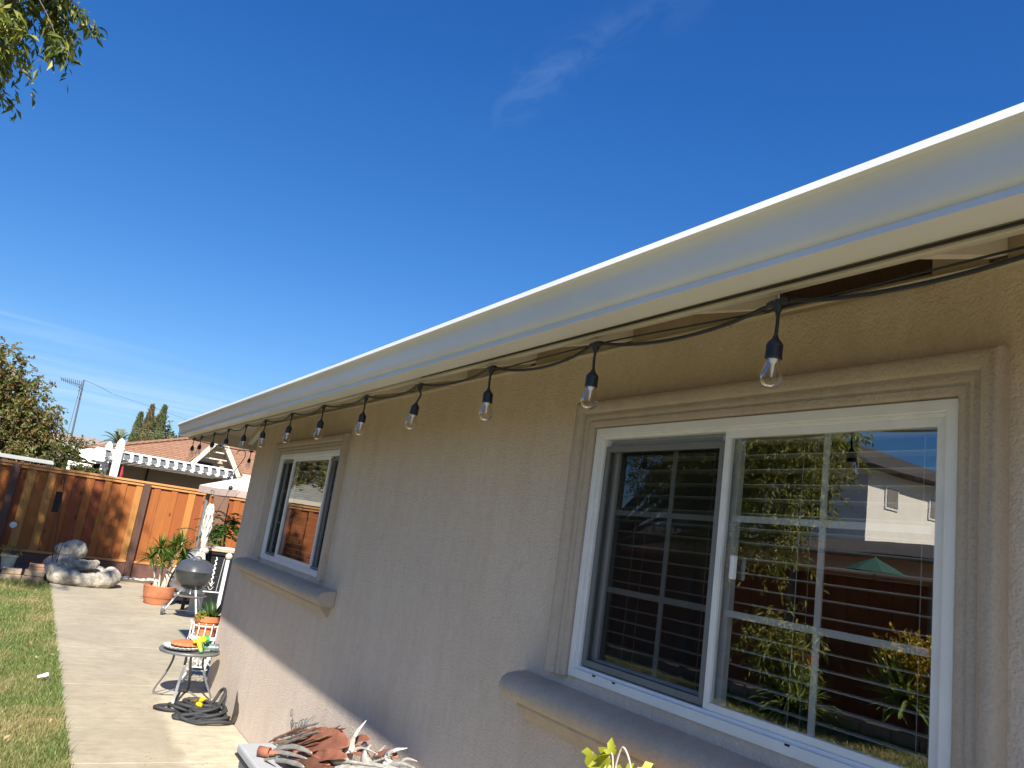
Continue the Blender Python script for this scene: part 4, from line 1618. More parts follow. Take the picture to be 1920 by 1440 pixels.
# umbrella pole, canopy
um = thing('patio_umbrella', 'cream patio umbrella peeping round the house corner with a brown valance', 'umbrella', (3.35, 13.4, 0))
b = MB()
n = 8
uc = Vector((3.35, 13.4, 0))
rim = [(uc + Vector((1.12 * math.cos(2 * math.pi * k / n + .15), 1.12 * math.sin(2 * math.pi * k / n + .15), 1.83))) for k in range(n)]
ap = uc + Vector((0, 0, 2.22))
for k in range(n):
    a, c = rim[k], rim[(k + 1) % n]
    b.add([ap, a, (a + c) / 2 + Vector((0, 0, -.015)), c], [(0, 1, 2), (0, 2, 3)])
b.build('canopy', 'canvas', um, solid=.004)
b = MB()
for k in range(n):
    a, c = rim[k], rim[(k + 1) % n]
    mid = (a + c) / 2 + Vector((0, 0, -.015))
    for p, q in ((a, mid), (mid, c)):
        dn = Vector((0, 0, -.11))
        b.add([p, q, q + dn, p + dn], [(0, 1, 2, 3)])
b.build('valance', 'canvas_trim', um, solid=.003)
b = MB().tube([uc, uc + Vector((0, 0, 2.25))], .022, 12)
b.build('pole', 'grey_metal', um, smooth=True)
for k in range(n):
    MB().tube([ap + Vector((0, 0, -.04)), rim[k] + Vector((0, 0, -.012))], .007, 5).build('rib', 'grey_metal', um)
MB().lathe([(.18, 0), (.2, .03), (.2, .06), (.05, .09), (.04, .2), (0, .2)], uc, 24).build('base', 'grey_metal', um, smooth=True, angle=40)

gpole = thing('steel_pole', 'plain grey upright pole standing behind the kettle grill', 'pole', (2.40, 13.2, 0))
MB().tube([(2.405, 13.2, 0), (2.395, 13.2, 1.72)], .030, 12).build('tube', 'metal_shade_grey', gpole, smooth=True)
MB().lathe([(.13, 0), (.13, .03), (.04, .05), (0, .05)], (2.405, 13.2, 0), 20).build('foot', 'grey_metal', gpole, smooth=True, angle=40)
arm = MB().beam((2.40, 13.2, 1.70), (2.72, 13.2, 1.78), .03, .03).build('arm', 'metal_shade_grey', gpole)

# solar ball hanging from a thin line
sl = thing('solar_ball', 'small black ball hanging on a thin line in front of the cream umbrella', 'hanging ball', (2.51, 12.2, 1.80))
MB().sphere((2.512, 12.2, 1.835), .034, 16, 12).build('ball', 'black_rubber', sl, smooth=True, angle=180)
MB().tube(bez([(2.50, 12.2, 1.81), (2.47, 12.2, 1.70), (2.43, 12.2, 1.58), (2.34, 12.2, 1.25)], 6), .004, 5).build('line', 'black_cable', sl)
MB().tube(bez([(2.515, 12.2, 1.865), (2.53, 12.2, 1.93), (2.62, 12.2, 2.06)], 6), .003, 5).build('line', 'black_cable', sl)

# macrame: knotted white hanging
mc = thing('macrame_hanger', 'long knotted white macrame hanging beside the grey pole', 'macrame', (2.26, 12.0, .7))
for k in range(12):
    rr = random.Random(60 + k)
    a = 2 * math.pi * k / 12
    pts_ = []
    for i in range(16):
        f = i / 15
        rad = .02 + .045 * math.sin(math.pi * min(1, f * 1.25)) * (1 - .35 * f) + .012 * math.sin(f * 24 + k)
        aa = a + f * 2.2 * (1 if k % 2 else -1)
        pts_.append((2.25 + rad * math.cos(aa) + .02 * f, 12.0 + rad * math.sin(aa), 1.56 - f * .72))
    MB().tube(pts_, .011, 6).build('cord', 'macrame_white', mc, smooth=True, angle=180)
MB().tube(bez([(2.25, 12, 1.56), (2.253, 12, 1.4), (2.262, 12, 1.2), (2.262, 12, 1.0), (2.272, 12, .84)], 5), [.02 + .022 * math.sin(math.pi * i / 20) for i in range(21)], 9).build('core', 'macrame_white', mc, smooth=True, angle=180)
MB().sphere((2.31, 12.0, .885), .052, 16, 12, (1, 1, .9)).build('gourd', 'pale_stem', mc, smooth=True, angle=180)
b = MB()
for k in range(22):
    a = 2 * math.pi * k / 22
    b.tube([(2.26 + .05 * math.cos(a), 12 + .05 * math.sin(a), .86), (2.255 + .085 * math.cos(a), 12 + .085 * math.sin(a), .70 + .03 * rng.random())], .007, 5)
b.build('fringe', 'macrame_white', mc)
MB().tube([(2.25, 12.0, 1.55), (2.25, 12.0, 1.75), (2.40, 13.1, 1.78)], .004, 5).build('hanging_line', 'black_cable', mc)

# covered black grill cabinet with a tan slab
cg = thing('grill_cabinet', 'tall black covered grill cabinet under a pale slab at the house corner', 'grill', (2.9, 12.9, 0))
MB().box(2.50, 3.5, 12.6, 13.3, 0, .80).build('body', 'cover_navy', cg, bevel=.02)
MB().box(2.47, 3.53, 12.57, 13.33, .802, .86).build('hood', 'cover_navy', cg, bevel=.02)
MB().box(2.45, 3.55, 12.55, 13.35, .862, .895).build('slab', 'stone_tan', cg, bevel=.005)
MB().box(2.60, 2.90, 12.75, 13.0, .896, .92).build('tray', 'white_iron', cg, bevel=.004)
# white pedestal below the grill
o = MB().lathe([(.11, 0), (.115, .03), (.09, .06), (.085, .28), (.11, .33), (.11, .36), (0, .36)], (2.33, 11.95, 0), 20).build('pedestal', 'pot_white', smooth=True, angle=40, origin=(2.33, 11.95, 0))
tag(o, 'short white pedestal standing behind the legs of the kettle grill', 'pedestal')
for i, (px_, py_, lab) in enumerate(((2.20, 12.15, 'dark folded tool leaning low behind the kettle grill'),)):
    o = MB().beam((px_, py_, .01), (px_ + .03, py_ + .05, .5), .05, .03, (0, 1, 0)).build('folded_tool', 'bin_dark', origin=(px_, py_, 0), bevel=.004)
    tag(o, lab, 'tool')

# shrub with dark pinnate leaves above the cabinet
ds = thing('leafy_shrub', 'dark green feathery shrub in front of the orange fence at the house corner', 'shrub', (2.95, 13.6, 0))
MB().tube(bez([(2.95, 13.6, 0), (2.93, 13.6, .6), (2.85, 13.5, 1.1), (2.8, 13.4, 1.3)], 5), .018, 7).build('stem', 'bark', ds, smooth=True, angle=180)
b, tn = MB(), []
rr = random.Random(77)
for k in range(64):
    o_ = Vector((2.84 + rr.gauss(0, .15), 13.2 + rr.gauss(0, .1), 1.2 + rr.gauss(0, .13)))
    az = rr.uniform(0, 2 * math.pi)
    L = rr.uniform(.22, .42)
    d = Vector((math.cos(az), math.sin(az) * .6, rr.uniform(-.2, .8))).normalized()
    pts_ = [o_ + d * L * f + Vector((0, 0, -.45 * L * f * f)) for f in np.linspace(0, 1, 9)]
    for i in range(1, 9):
        t_ = (pts_[i] - pts_[i - 1]).normalized()
        s = t_.cross(Vector((0, 0, 1)))
        for sg in (-1, 1):
            q = pts_[i]
            e_ = q + s * sg * .085 + t_ * .03 + Vector((0, 0, -.02))
            w_ = t_ * .022
            b.add([q, (q + e_) / 2 + w_, e_, (q + e_) / 2 - w_], [(0, 1, 2), (0, 2, 3)])
            tn += [rr.random()] * 2
b.build('foliage', 'leaf_dark', ds, tint=tn)

# white iron panel with ball finial
ip = thing('iron_panel', 'white wrought iron panel with ball topped post and scrolls at the house corner', 'iron panel', (2.28, 10.3, 0))
MB().box(2.258, 2.298, 10.28, 10.32, 0, .90).build('post', 'white_iron', ip, bevel=.003)
MB().sphere((2.283, 10.3, .945), .045, 16, 12).build('finial', 'pale_stem', ip, smooth=True, angle=180)
MB().box(2.06, 2.257, 10.292, 10.308, .490, .502).build('rail', 'white_iron', ip)
tw = []
for i in range(60):
    f = i / 59
    tw.append((2.14 + .008 * math.cos(f * 40), 10.3 + .008 * math.sin(f * 40), .56 + .36 * f))
MB().tube(tw, [.006 + .004 * math.sin(math.pi * i / 59) for i in range(60)], 6).build('baluster', 'white_iron', ip, smooth=True, angle=180)
MB().tube([(2.215, 10.3, .506), (2.235, 10.3, .91)], .0022, 6).build('baluster', 'white_iron', ip)
for sx, zz in ((-1, .54), (1, .54), (-1, .595), (1, .595)):
    sp = [(2.14 + sx * (.005 + .022 * math.sin(a * .5) * (1 - .3 * math.cos(a))), 10.3, zz - .02 + .022 * (1 - math.cos(a)) * .9) for a in np.linspace(0, 6, 20)]
    MB().tube(sp, .004, 5).build('scroll', 'white_iron', ip)

# ================================================================== white plant stand with aloe pot
ps = thing('plant_stand', 'white wrought iron plant stand against the house corner behind the table', 'plant stand', (1.60, 7.52, 0))
sc_ = Vector((1.60, 7.52, 0))
MB().lathe([(.13, .385), (.135, .385), (.135, .395), (0, .395)], sc_, 24).build('shelf', 'white_iron', ps)
for z_, r_ in ((.405, .128), (.50, .122)):
    pr = [(sc_.x + r_ * math.cos(a), sc_.y + r_ * math.sin(a), z_) for a in np.linspace(0, 2 * math.pi, 28, endpoint=False)]
    MB().tube(pr, .0055, 6, closed=True).build('hoop', 'white_iron', ps, smooth=True, angle=180)
for k in range(14):
    a = 2 * math.pi * k / 14
    u = Vector((math.cos(a), math.sin(a), 0))
    s = Vector((-math.sin(a), math.cos(a), 0))
    q = sc_ + u * .128
    MB().tube(bez([q + Vector((0, 0, .40)) - s * .004, q + Vector((0, 0, .45)), q + Vector((0, 0, .50)) + u * .0, q + Vector((0, 0, .525)) + u * .015], 4), .0055, 6).build('spindle', 'white_iron', ps, smooth=True, angle=180)
    if k % 2 == 0:
        lp = [q + s * (.026 * math.sin(t_)) + Vector((0, 0, .385 - .02 - .02 * math.cos(t_))) + u * .004 for t_ in np.linspace(0, 2 * math.pi, 14, endpoint=False)]
        MB().tube(lp, .0035, 5, closed=True).build('loop', 'white_iron', ps)
for k in range(4):
    a = 2 * math.pi * k / 4 + .6
    u = Vector((math.cos(a), math.sin(a), 0))
    MB().tube(bez([sc_ + u * .11 + Vector((0, 0, .385)), sc_ + u * .13 + Vector((0, 0, .27)), sc_ + u * .085 + Vector((0, 0, .12)), sc_ + u * .15 + Vector((0, 0, .006))], 6), .010, 8).build('leg', 'white_iron', ps, smooth=True, angle=180)
    s = Vector((-math.sin(a), math.cos(a), 0))
    for sg in (-1, 1):
        sp = []
        for t_ in np.linspace(0, 5.2, 22):
            rr_ = .04 * (1 - t_ / 7)
            sp.append(sc_ + u * .085 + s * sg * (.045 - rr_ * math.cos(t_)) + Vector((0, 0, .17 + rr_ * math.sin(t_))))
        MB().tube(sp, .0042, 5).build('scroll', 'white_iron', ps, smooth=True, angle=180)
br = [(sc_.x + .085 * math.cos(a), sc_.y + .085 * math.sin(a), .115) for a in np.linspace(0, 2 * math.pi, 20, endpoint=False)]
MB().tube(br, .005, 6, closed=True).build('hoop', 'white_iron', ps)

ap_ = thing('aloe_pot', 'square rimmed terracotta pot of green aloe on the white plant stand', 'potted plant', (1.60, 7.52, .397))
MB().lathe([(.075, .398), (.08, .40), (.104, .53), (.114, .532), (.116, .58), (.104, .582), (.10, .545), (0, .54)], (1.60, 7.52, 0), 28).build('pot', 'terracotta_bright', ap_, smooth=True, angle=30)
MB().lathe([(0, .555), (.101, .555)], (1.60, 7.52, 0), 20).build('soil', 'soil', ap_)
rr = random.Random(5)
b, tn = MB(), []
for k in range(26):
    az = 2.4 * k
    el = .25 + 1.15 * (k / 26)
    L = rr.uniform(.13, .19)
    d = Vector((math.cos(az) * math.cos(el), math.sin(az) * math.cos(el), math.sin(el)))
    q = Vector((1.63 + .02 * math.cos(az), 7.52 + .02 * math.sin(az), .56))
    b.strip([q, q + d * L * .5, q + d * L + Vector((0, 0, .03))], [.018, .014, .001], (0, 0, 1) if el < 1.2 else (1, 0, 0), .5)
    tn += [rr.random()] * 4
b.build('aloe_leaf', 'leaf_aloe', ap_, tint=tn)
b, tn = MB(), []
leafball(b, (1.535, 7.47, .585), (.055, .05, .035), 170, .024, rr, tn, wd=.6)
b.build('sedum', 'leaf_sedum', ap_, tint=tn)

# ================================================================== side table and what lies on it
tb = thing('side_table', 'small round dark grey metal side table with four bowed legs', 'table', (1.39, 6.93, 0))
tcx, tcy, tz = 1.388, 6.93, .385
MB().lathe([(0, tz - .006), (.205, tz - .006), (.222, tz - .024), (.234, tz - .022), (.239, tz - .008), (.236, tz), (.228, tz + .001), (.222, tz - .003), (0, tz - .003)], (tcx, tcy, 0), 48).build('tabletop', 'table_grey', tb, smooth=True, angle=40)
for (lx_, ly_) in ((1.205, 7.06), (1.285, 6.62), (1.60, 6.815), (1.50, 7.22)):
    d = Vector((lx_ - tcx, ly_ - tcy, 0))
    c = Vector((tcx, tcy, 0))
    L = d.length
    d.normalize()
    pp = bez([c + d * .13 + Vector((0, 0, tz - .012)), c + d * .125 + Vector((0, 0, tz - .10)), c + d * (L * .72) + Vector((0, 0, .17)), c + d * L + Vector((0, 0, .045)), c + d * (L * .98) + Vector((0, 0, .010)), c + d * (L * .72) + Vector((0, 0, .009)), c + d * .06 + Vector((0, 0, .06))], 7)
    b = MB()
    s = Vector((-d.y, d.x, 0))
    o_ = len(b.v)
    for i, p in enumerate(pp):
        t_ = (pp[min(i + 1, len(pp) - 1)] - pp[max(i - 1, 0)]).normalized()
        nn = s.cross(t_)
        for (u, w_) in ((-1, -1), (1, -1), (1, 1), (-1, 1)):
            b.v.append(tuple(p + s * u * .010 + nn * w_ * .005))
    for i in range(len(pp) - 1):
        for j in range(4):
            b.f.append((i * 4 + j, i * 4 + (j + 1) % 4, (i + 1) * 4 + (j + 1) % 4, (i + 1) * 4 + j))
    b.f += [(3, 2, 1, 0), tuple(len(pp) * 4 - 4 + j for j in range(4))]
    b.build('leg', 'table_grey', tb, smooth=True, angle=50)

top = tz - .002
# scalloped blue and white dish
sd = thing('scalloped_dish', 'white and blue scalloped dish lying on the left of the side table', 'dish', (1.32, 6.90, top))
wob = lambda a, h: 1 + .13 * abs(math.sin(a * 11)) * min(1, h / .02)
MB().lathe([(.06, 0), (.09, .006), (.125, .020), (.135, .034), (.128, .036), (.115, .024), (.085, .012), (0, .010)], (1.315, 6.89, top), 132, wob=wob).build('dish', 'shell_blue', sd, smooth=True, angle=60)
b = MB()
for k in range(22):
    a = 2 * math.pi * (k + .5) / 22
    u = Vector((math.cos(a), math.sin(a), 0))
    s = Vector((-math.sin(a), math.cos(a), 0))
    c = Vector((1.315, 6.89, top))
    b.add([c + u * .094 + Vector((0, 0, .0088)) - s * .003, c + u * .131 + Vector((0, 0, .0215)) - s * .005, c + u * .131 + Vector((0, 0, .0215)) + s * .005, c + u * .094 + Vector((0, 0, .0088)) + s * .003], [(0, 1, 2, 3)])
b.build('glaze_stripe', 'cover_grey', sd)
ts = thing('terracotta_saucer', 'scalloped terracotta saucer resting upside down on the blue and white dish', 'saucer', (1.345, 6.92, top + .036))
wob2 = lambda a, h: 1 + .07 * abs(math.sin(a * 9))
MB().lathe([(.115, 0), (.118, .006), (.108, .018), (.09, .024), (0, .026)], (1.35, 6.93, top + .037), 108, wob=wob2).build('saucer', 'terracotta_bright', ts, smooth=True, angle=60)
# yellow pistol nozzle
nz = thing('hose_nozzle', 'bright yellow pistol hose nozzle with green ends lying on the side table', 'hose nozzle', (1.43, 6.83, top))
a0 = Vector((1.372, 6.80, top + .085))
ax = Vector((.95, .12, .20)).normalized()
MB().lathe([(.0, -.002), (.017, 0), (.019, .012), (.016, .018), (.018, .03), (.024, .05), (.026, .085), (.022, .095)], a0, 20, ax).build('barrel', 'nozzle_yellow', nz, smooth=True, angle=40)
MB().lathe([(.024, .095), (.030, .098), (.031, .118), (.026, .122), (0, .121)], a0, 16, ax, wob=lambda a, h: 1 + .05 * math.cos(a * 8)).build('spray_head', 'nozzle_green', nz, smooth=True, angle=40)
h0 = a0 + ax * .04
h1 = h0 + Vector((.028, -.035, -.070))
MB().tube([h0, h0 + (h1 - h0) * .4, h1], [.018, .017, .0145], 14).build('grip', 'nozzle_yellow', nz, smooth=True, angle=40)
MB().tube([h1, h1 + (h1 - h0).normalized() * .018], [.017, .017], 14).build('coupling', 'nozzle_green', nz, smooth=True, angle=40)
MB().tube(bez([h0 + Vector((.03, .0, -.005)), h0 + Vector((.045, -.015, -.035)), h1 + Vector((.02, .0, .02))], 5), .005, 8).build('trigger', 'nozzle_green', nz, smooth=True)
# green metal flask
fk = thing('green_flask', 'dull green cylindrical nozzle body lying at the right of the side table', 'bottle', (1.53, 6.86, top))
a0 = Vector((1.47, 6.88, top + .032))
ax = Vector((1, -.28, 0)).normalized()
MB().lathe([(0, 0), (.024, .0), (.030, .006), (.031, .09), (.031, .10)], a0, 20, ax).build('body', 'flask_green', fk, smooth=True, angle=40)
MB().lathe([(.033, .10), (.034, .104), (.034, .125), (.030, .128), (0, .128)], a0, 20, ax).build('cap', 'grey_metal', fk, smooth=True, angle=40)
MB().tube([a0 + Vector((-.005, -.06, -.02)), a0 + Vector((.05, -.06, -.016))], [.007, .010], 10).build('spout', 'steel', fk, smooth=True)


# ================================================================== black hose
def hose():
    t = thing('garden_hose', 'heap of black fabric garden hose with yellow fittings on the concrete by the wall', 'hose', (1.47, 6.5, 0))
    rr = random.Random(3)
    pts_ = []
    loops_ = [(1.27, 6.56, .12, .075, .013), (1.36, 6.56, .11, .11, .03), (1.44, 6.44, .15, .12, .016), (1.50, 6.36, .13, .10, .04), (1.45, 6.26, .17, .075, .014), (1.52, 6.44, .12, .15, .045), (1.42, 6.50, .13, .10, .055), (1.48, 6.38, .10, .08, .065), (1.54, 6.24, .10, .08, .03), (1.38, 6.30, .13, .06, .013), (1.50, 6.17, .14, .06, .016)]
    a = 0
    for (cx_, cy_, rx_, ry_, z_) in loops_:
        ph = rr.uniform(0, 6)
        for i in range(9):
            a += 2 * math.pi / 8.6
            x_ = min(cx_ + rx_ * math.cos(a), 1.625)
            pts_.append((x_, cy_ + ry_ * math.sin(a) * 1.25, max(.012, z_ + .014 * math.sin(a * 1.7 + ph))))
    MB().tube(bez(pts_, 5), .013, 8).build('hose', 'hose_black', t, smooth=True, angle=180)
    # one loop that stands up against the wall
    lp = [(1.54, 6.56, .03), (1.59, 6.60, .07), (1.625, 6.62, .13), (1.635, 6.56, .16), (1.63, 6.48, .14), (1.60, 6.45, .08), (1.55, 6.42, .05)]
    MB().tube(bez(lp, 6), .013, 8).build('hose', 'hose_black', t, smooth=True, angle=180)
    for (p, q, m_) in (((1.39, 6.50, .078), (1.425, 6.47, .088), 'brass'), ((1.455, 6.50, .085), (1.49, 6.52, .095), 'nozzle_yellow'), ((1.42, 6.42, .078), (1.45, 6.39, .075), 'nozzle_yellow')):
        MB().tube([p, Vector(p).lerp(Vector(q), .5), q], [.012, .017, .014], 12).build('fitting', m_, t, smooth=True, angle=40)


hose()

# torn dark sheet modelled in place of a shadow on the wall base
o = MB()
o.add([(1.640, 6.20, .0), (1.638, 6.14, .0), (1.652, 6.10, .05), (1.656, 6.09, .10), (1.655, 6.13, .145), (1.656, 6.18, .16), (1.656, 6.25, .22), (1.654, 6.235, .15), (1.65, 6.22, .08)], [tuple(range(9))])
o = o.build('shadow_sheet', 'stem_shadow_brown', solid=.004, origin=(1.645, 6.34, 0))
tag(o, 'torn dark sheet standing in for a shadow at the base of the sunlit wall', 'shadow stand-in')

# sprinkler in the lawn
sp_ = thing('lawn_sprinkler', 'small white plastic sprinkler head lying in the grass by the path', 'sprinkler', (.42, 7.37, 0))
MB().lathe([(0, 0), (.012, 0), (.013, .04), (.017, .042), (.017, .075), (.012, .08), (0, .08)], (.37, 7.36, .035), 14, (1, .25, .25)).build('body', 'white_vinyl', sp_, smooth=True, angle=40)
MB().tube([(.44, 7.385, .05), (.455, 7.39, .0)], .006, 8).build('spike', 'metal_shade_grey', sp_, smooth=True)
# fallen bits on the path
b = MB()
rr = random.Random(9)
tn = []
for k in range(60):
    x_, y_ = rr.uniform(.8, 1.62), rr.uniform(4.9, 7.2)
    leaf(b, Vector((x_, y_, .004)), Vector((rr.gauss(0, 1), rr.gauss(0, 1), .05)), rr.uniform(.008, .022), rr, tn, 0, .4)
b.v = [(p[0], p[1], max(.002, min(p[2], .01))) for p in b.v]
for k in range(70):
    x_, y_ = rr.uniform(-.6, .52), rr.uniform(5.0, 13.0)
    leaf(b, Vector((x_, y_, .03)), Vector((rr.gauss(0, 1), rr.gauss(0, 1), .1)), rr.uniform(.02, .05), rr, tn, 0, .5)
stuff(b.build('leaf_litter', 'bark_tan'))

# ================================================================== grey bin heaped with rusty metal leaves and dried agave
bn = thing('storage_bin', 'light grey plastic storage bin under the heap of rusty leaves', 'bin', (1.42, 4.1, 0))
b = MB()
bx0, bx1, by0, by1, bz = 1.235, 1.60, 2.80, 4.45, .345
b.box(bx0 + .02, bx1 - .02, by0 + .02, by1 - .02, 0.0, bz - .06)
b.build('tub', 'bin_grey', bn, bevel=.02)
MB().box(bx0, bx1, by0, by1, bz - .058, bz - .05).build('seam', 'bin_dark', bn)
MB().box(bx0 + .004, bx1 - .004, by0 + .004, by1 - .004, bz - .049, bz).build('lid', 'bin_grey', bn, bevel=.012)
MB().box(bx0 - .008, bx0 + .0, 3.9, 4.1, bz - .12, bz - .03).build('latch', 'bin_dark', bn, bevel=.003)
o = MB().lathe([(0, 0), (.05, 0), (.06, .02), (.06, .05), (.045, .06), (0, .06)], (1.19, 4.80, 0), 20).build('float_cap', 'bin_grey', smooth=True, angle=40, origin=(1.19, 4.80, 0))
tag(o, 'small grey plastic cap lying on the concrete beside the storage bin', 'plastic cap')


def curl_leaf(p0, d, L, w, curl, side=(0, 0, 1), n=9):
    """one dried feather: tapering strip bending along its length"""
    d = Vector(d).normalized()
    s = Vector(side)
    pts_, ws = [], []
    p = Vector(p0)
    axis = d.cross(s).normalized()
    for i in range(n):
        f = i / (n - 1)
        pts_.append(p.copy())
        ws.append(max(w * (math.sin(math.pi * (.18 + .82 * f)) ** .8) * (1 - .25 * f), .002) if i < n - 1 else .0015)
        d = (Matrix.Rotation(curl / n, 3, axis) @ d).normalized()
        p = p + d * (L / (n - 1))
    b_ = MB()
    b_.strip(pts_, ws, s, .5)
    return b_


top_z = bz + .004
HEAP = [('agave_blade', 'agave_white', [(1.491, 3.579, 0.484), (1.5, 3.552, 0.587), (1.509, 3.518, 0.649), (1.56, 3.542, 0.695)], 0.028, 1),
        ('agave_blade', 'agave_white', [(1.451, 3.799, 0.395), (1.46, 3.821, 0.466), (1.469, 3.68, 0.532), (1.52, 3.504, 0.568)], 0.013, 1),
        ('agave_blade', 'agave_white', [(1.491, 3.632, 0.473), (1.5, 3.715, 0.491), (1.509, 3.831, 0.494)], 0.032, 1),
        ('agave_blade', 'agave_white', [(1.521, 3.343, 0.559), (1.53, 3.429, 0.582), (1.539, 3.407, 0.624)], 0.034, 1),
        ('agave_blade', 'agave_white', [(1.531, 3.199, 0.593), (1.54, 3.228, 0.635), (1.549, 3.162, 0.675), (1.6, 3.155, 0.681)], 0.026, 1),
        ('agave_blade', 'agave_white', [(1.541, 3.147, 0.591), (1.55, 3.07, 0.664), (1.559, 2.971, 0.683)], 0.02, 1),
        ('agave_blade', 'agave_white', [(1.441, 3.815, 0.405), (1.45, 3.49, 0.529), (1.459, 3.032, 0.64)], 0.022, 1),
        ('agave_blade', 'agave_white', [(1.531, 3.315, 0.554), (1.54, 3.082, 0.642), (1.549, 2.925, 0.661)], 0.022, 1),
        ('agave_blade', 'agave_white', [(1.521, 3.617, 0.533), (1.53, 3.475, 0.592), (1.539, 3.312, 0.611)], 0.012, 1),
        ('agave_blade', 'agave_white', [(1.511, 3.452, 0.513), (1.52, 3.302, 0.584), (1.529, 3.148, 0.656)], 0.018, 1),
        ('agave_blade', 'agave_white', [(1.431, 3.671, 0.42), (1.44, 3.393, 0.532), (1.449, 3.132, 0.598)], 0.03, 1),
        ('agave_blade', 'agave_white', [(1.491, 3.443, 0.493), (1.5, 3.143, 0.606), (1.509, 2.913, 0.655)], 0.03, 1),
        ('agave_blade', 'agave_white', [(1.551, 3.34, 0.568), (1.56, 3.339, 0.612), (1.569, 3.314, 0.646)], 0.016, 1),
        ('metal_leaf', 'rust', [(1.471, 4.195, 0.374), (1.48, 3.874, 0.505), (1.489, 3.524, 0.59)], 0.062, 0),
        ('metal_leaf', 'rust', [(1.411, 4.233, 0.274), (1.42, 3.967, 0.404), (1.429, 3.569, 0.493)], 0.024, 0),
        ('metal_leaf', 'rust', [(1.551, 3.663, 0.534), (1.56, 3.576, 0.596), (1.569, 3.494, 0.619)], 0.022, 0),
        ('metal_leaf', 'rust', [(1.541, 4.061, 0.505), (1.55, 3.849, 0.556), (1.559, 3.741, 0.541)], 0.022, 0),
        ('metal_leaf', 'rust', [(1.431, 3.871, 0.407), (1.44, 3.655, 0.504), (1.449, 3.435, 0.563)], 0.03, 0),
        ('metal_leaf', 'rust', [(1.521, 3.675, 0.505), (1.53, 3.545, 0.554), (1.539, 3.409, 0.574)], 0.028, 0),
        ('metal_leaf', 'rust', [(1.441, 4.189, 0.344), (1.45, 3.994, 0.431), (1.459, 3.724, 0.498)], 0.026, 0),
        ('metal_leaf', 'rust', [(1.551, 3.379, 0.583), (1.56, 3.24, 0.636), (1.569, 3.174, 0.638)], 0.018, 0),
        ('dry_leaf', 'agave_grey', [(1.391, 4.419, 0.3), (1.4, 4.06, 0.433), (1.409, 3.767, 0.487)], 0.014, 0),
        ('dry_leaf', 'agave_grey', [(1.351, 4.529, 0.23), (1.36, 4.128, 0.384), (1.369, 3.716, 0.478)], 0.012, 0),
        ('dry_leaf', 'agave_grey', [(1.351, 4.374, 0.259), (1.36, 4.027, 0.382), (1.369, 3.731, 0.436)], 0.016, 0),
        ('dry_leaf', 'agave_grey', [(1.291, 4.465, 0.239), (1.3, 4.262, 0.304), (1.309, 3.961, 0.412)], 0.008, 0)]
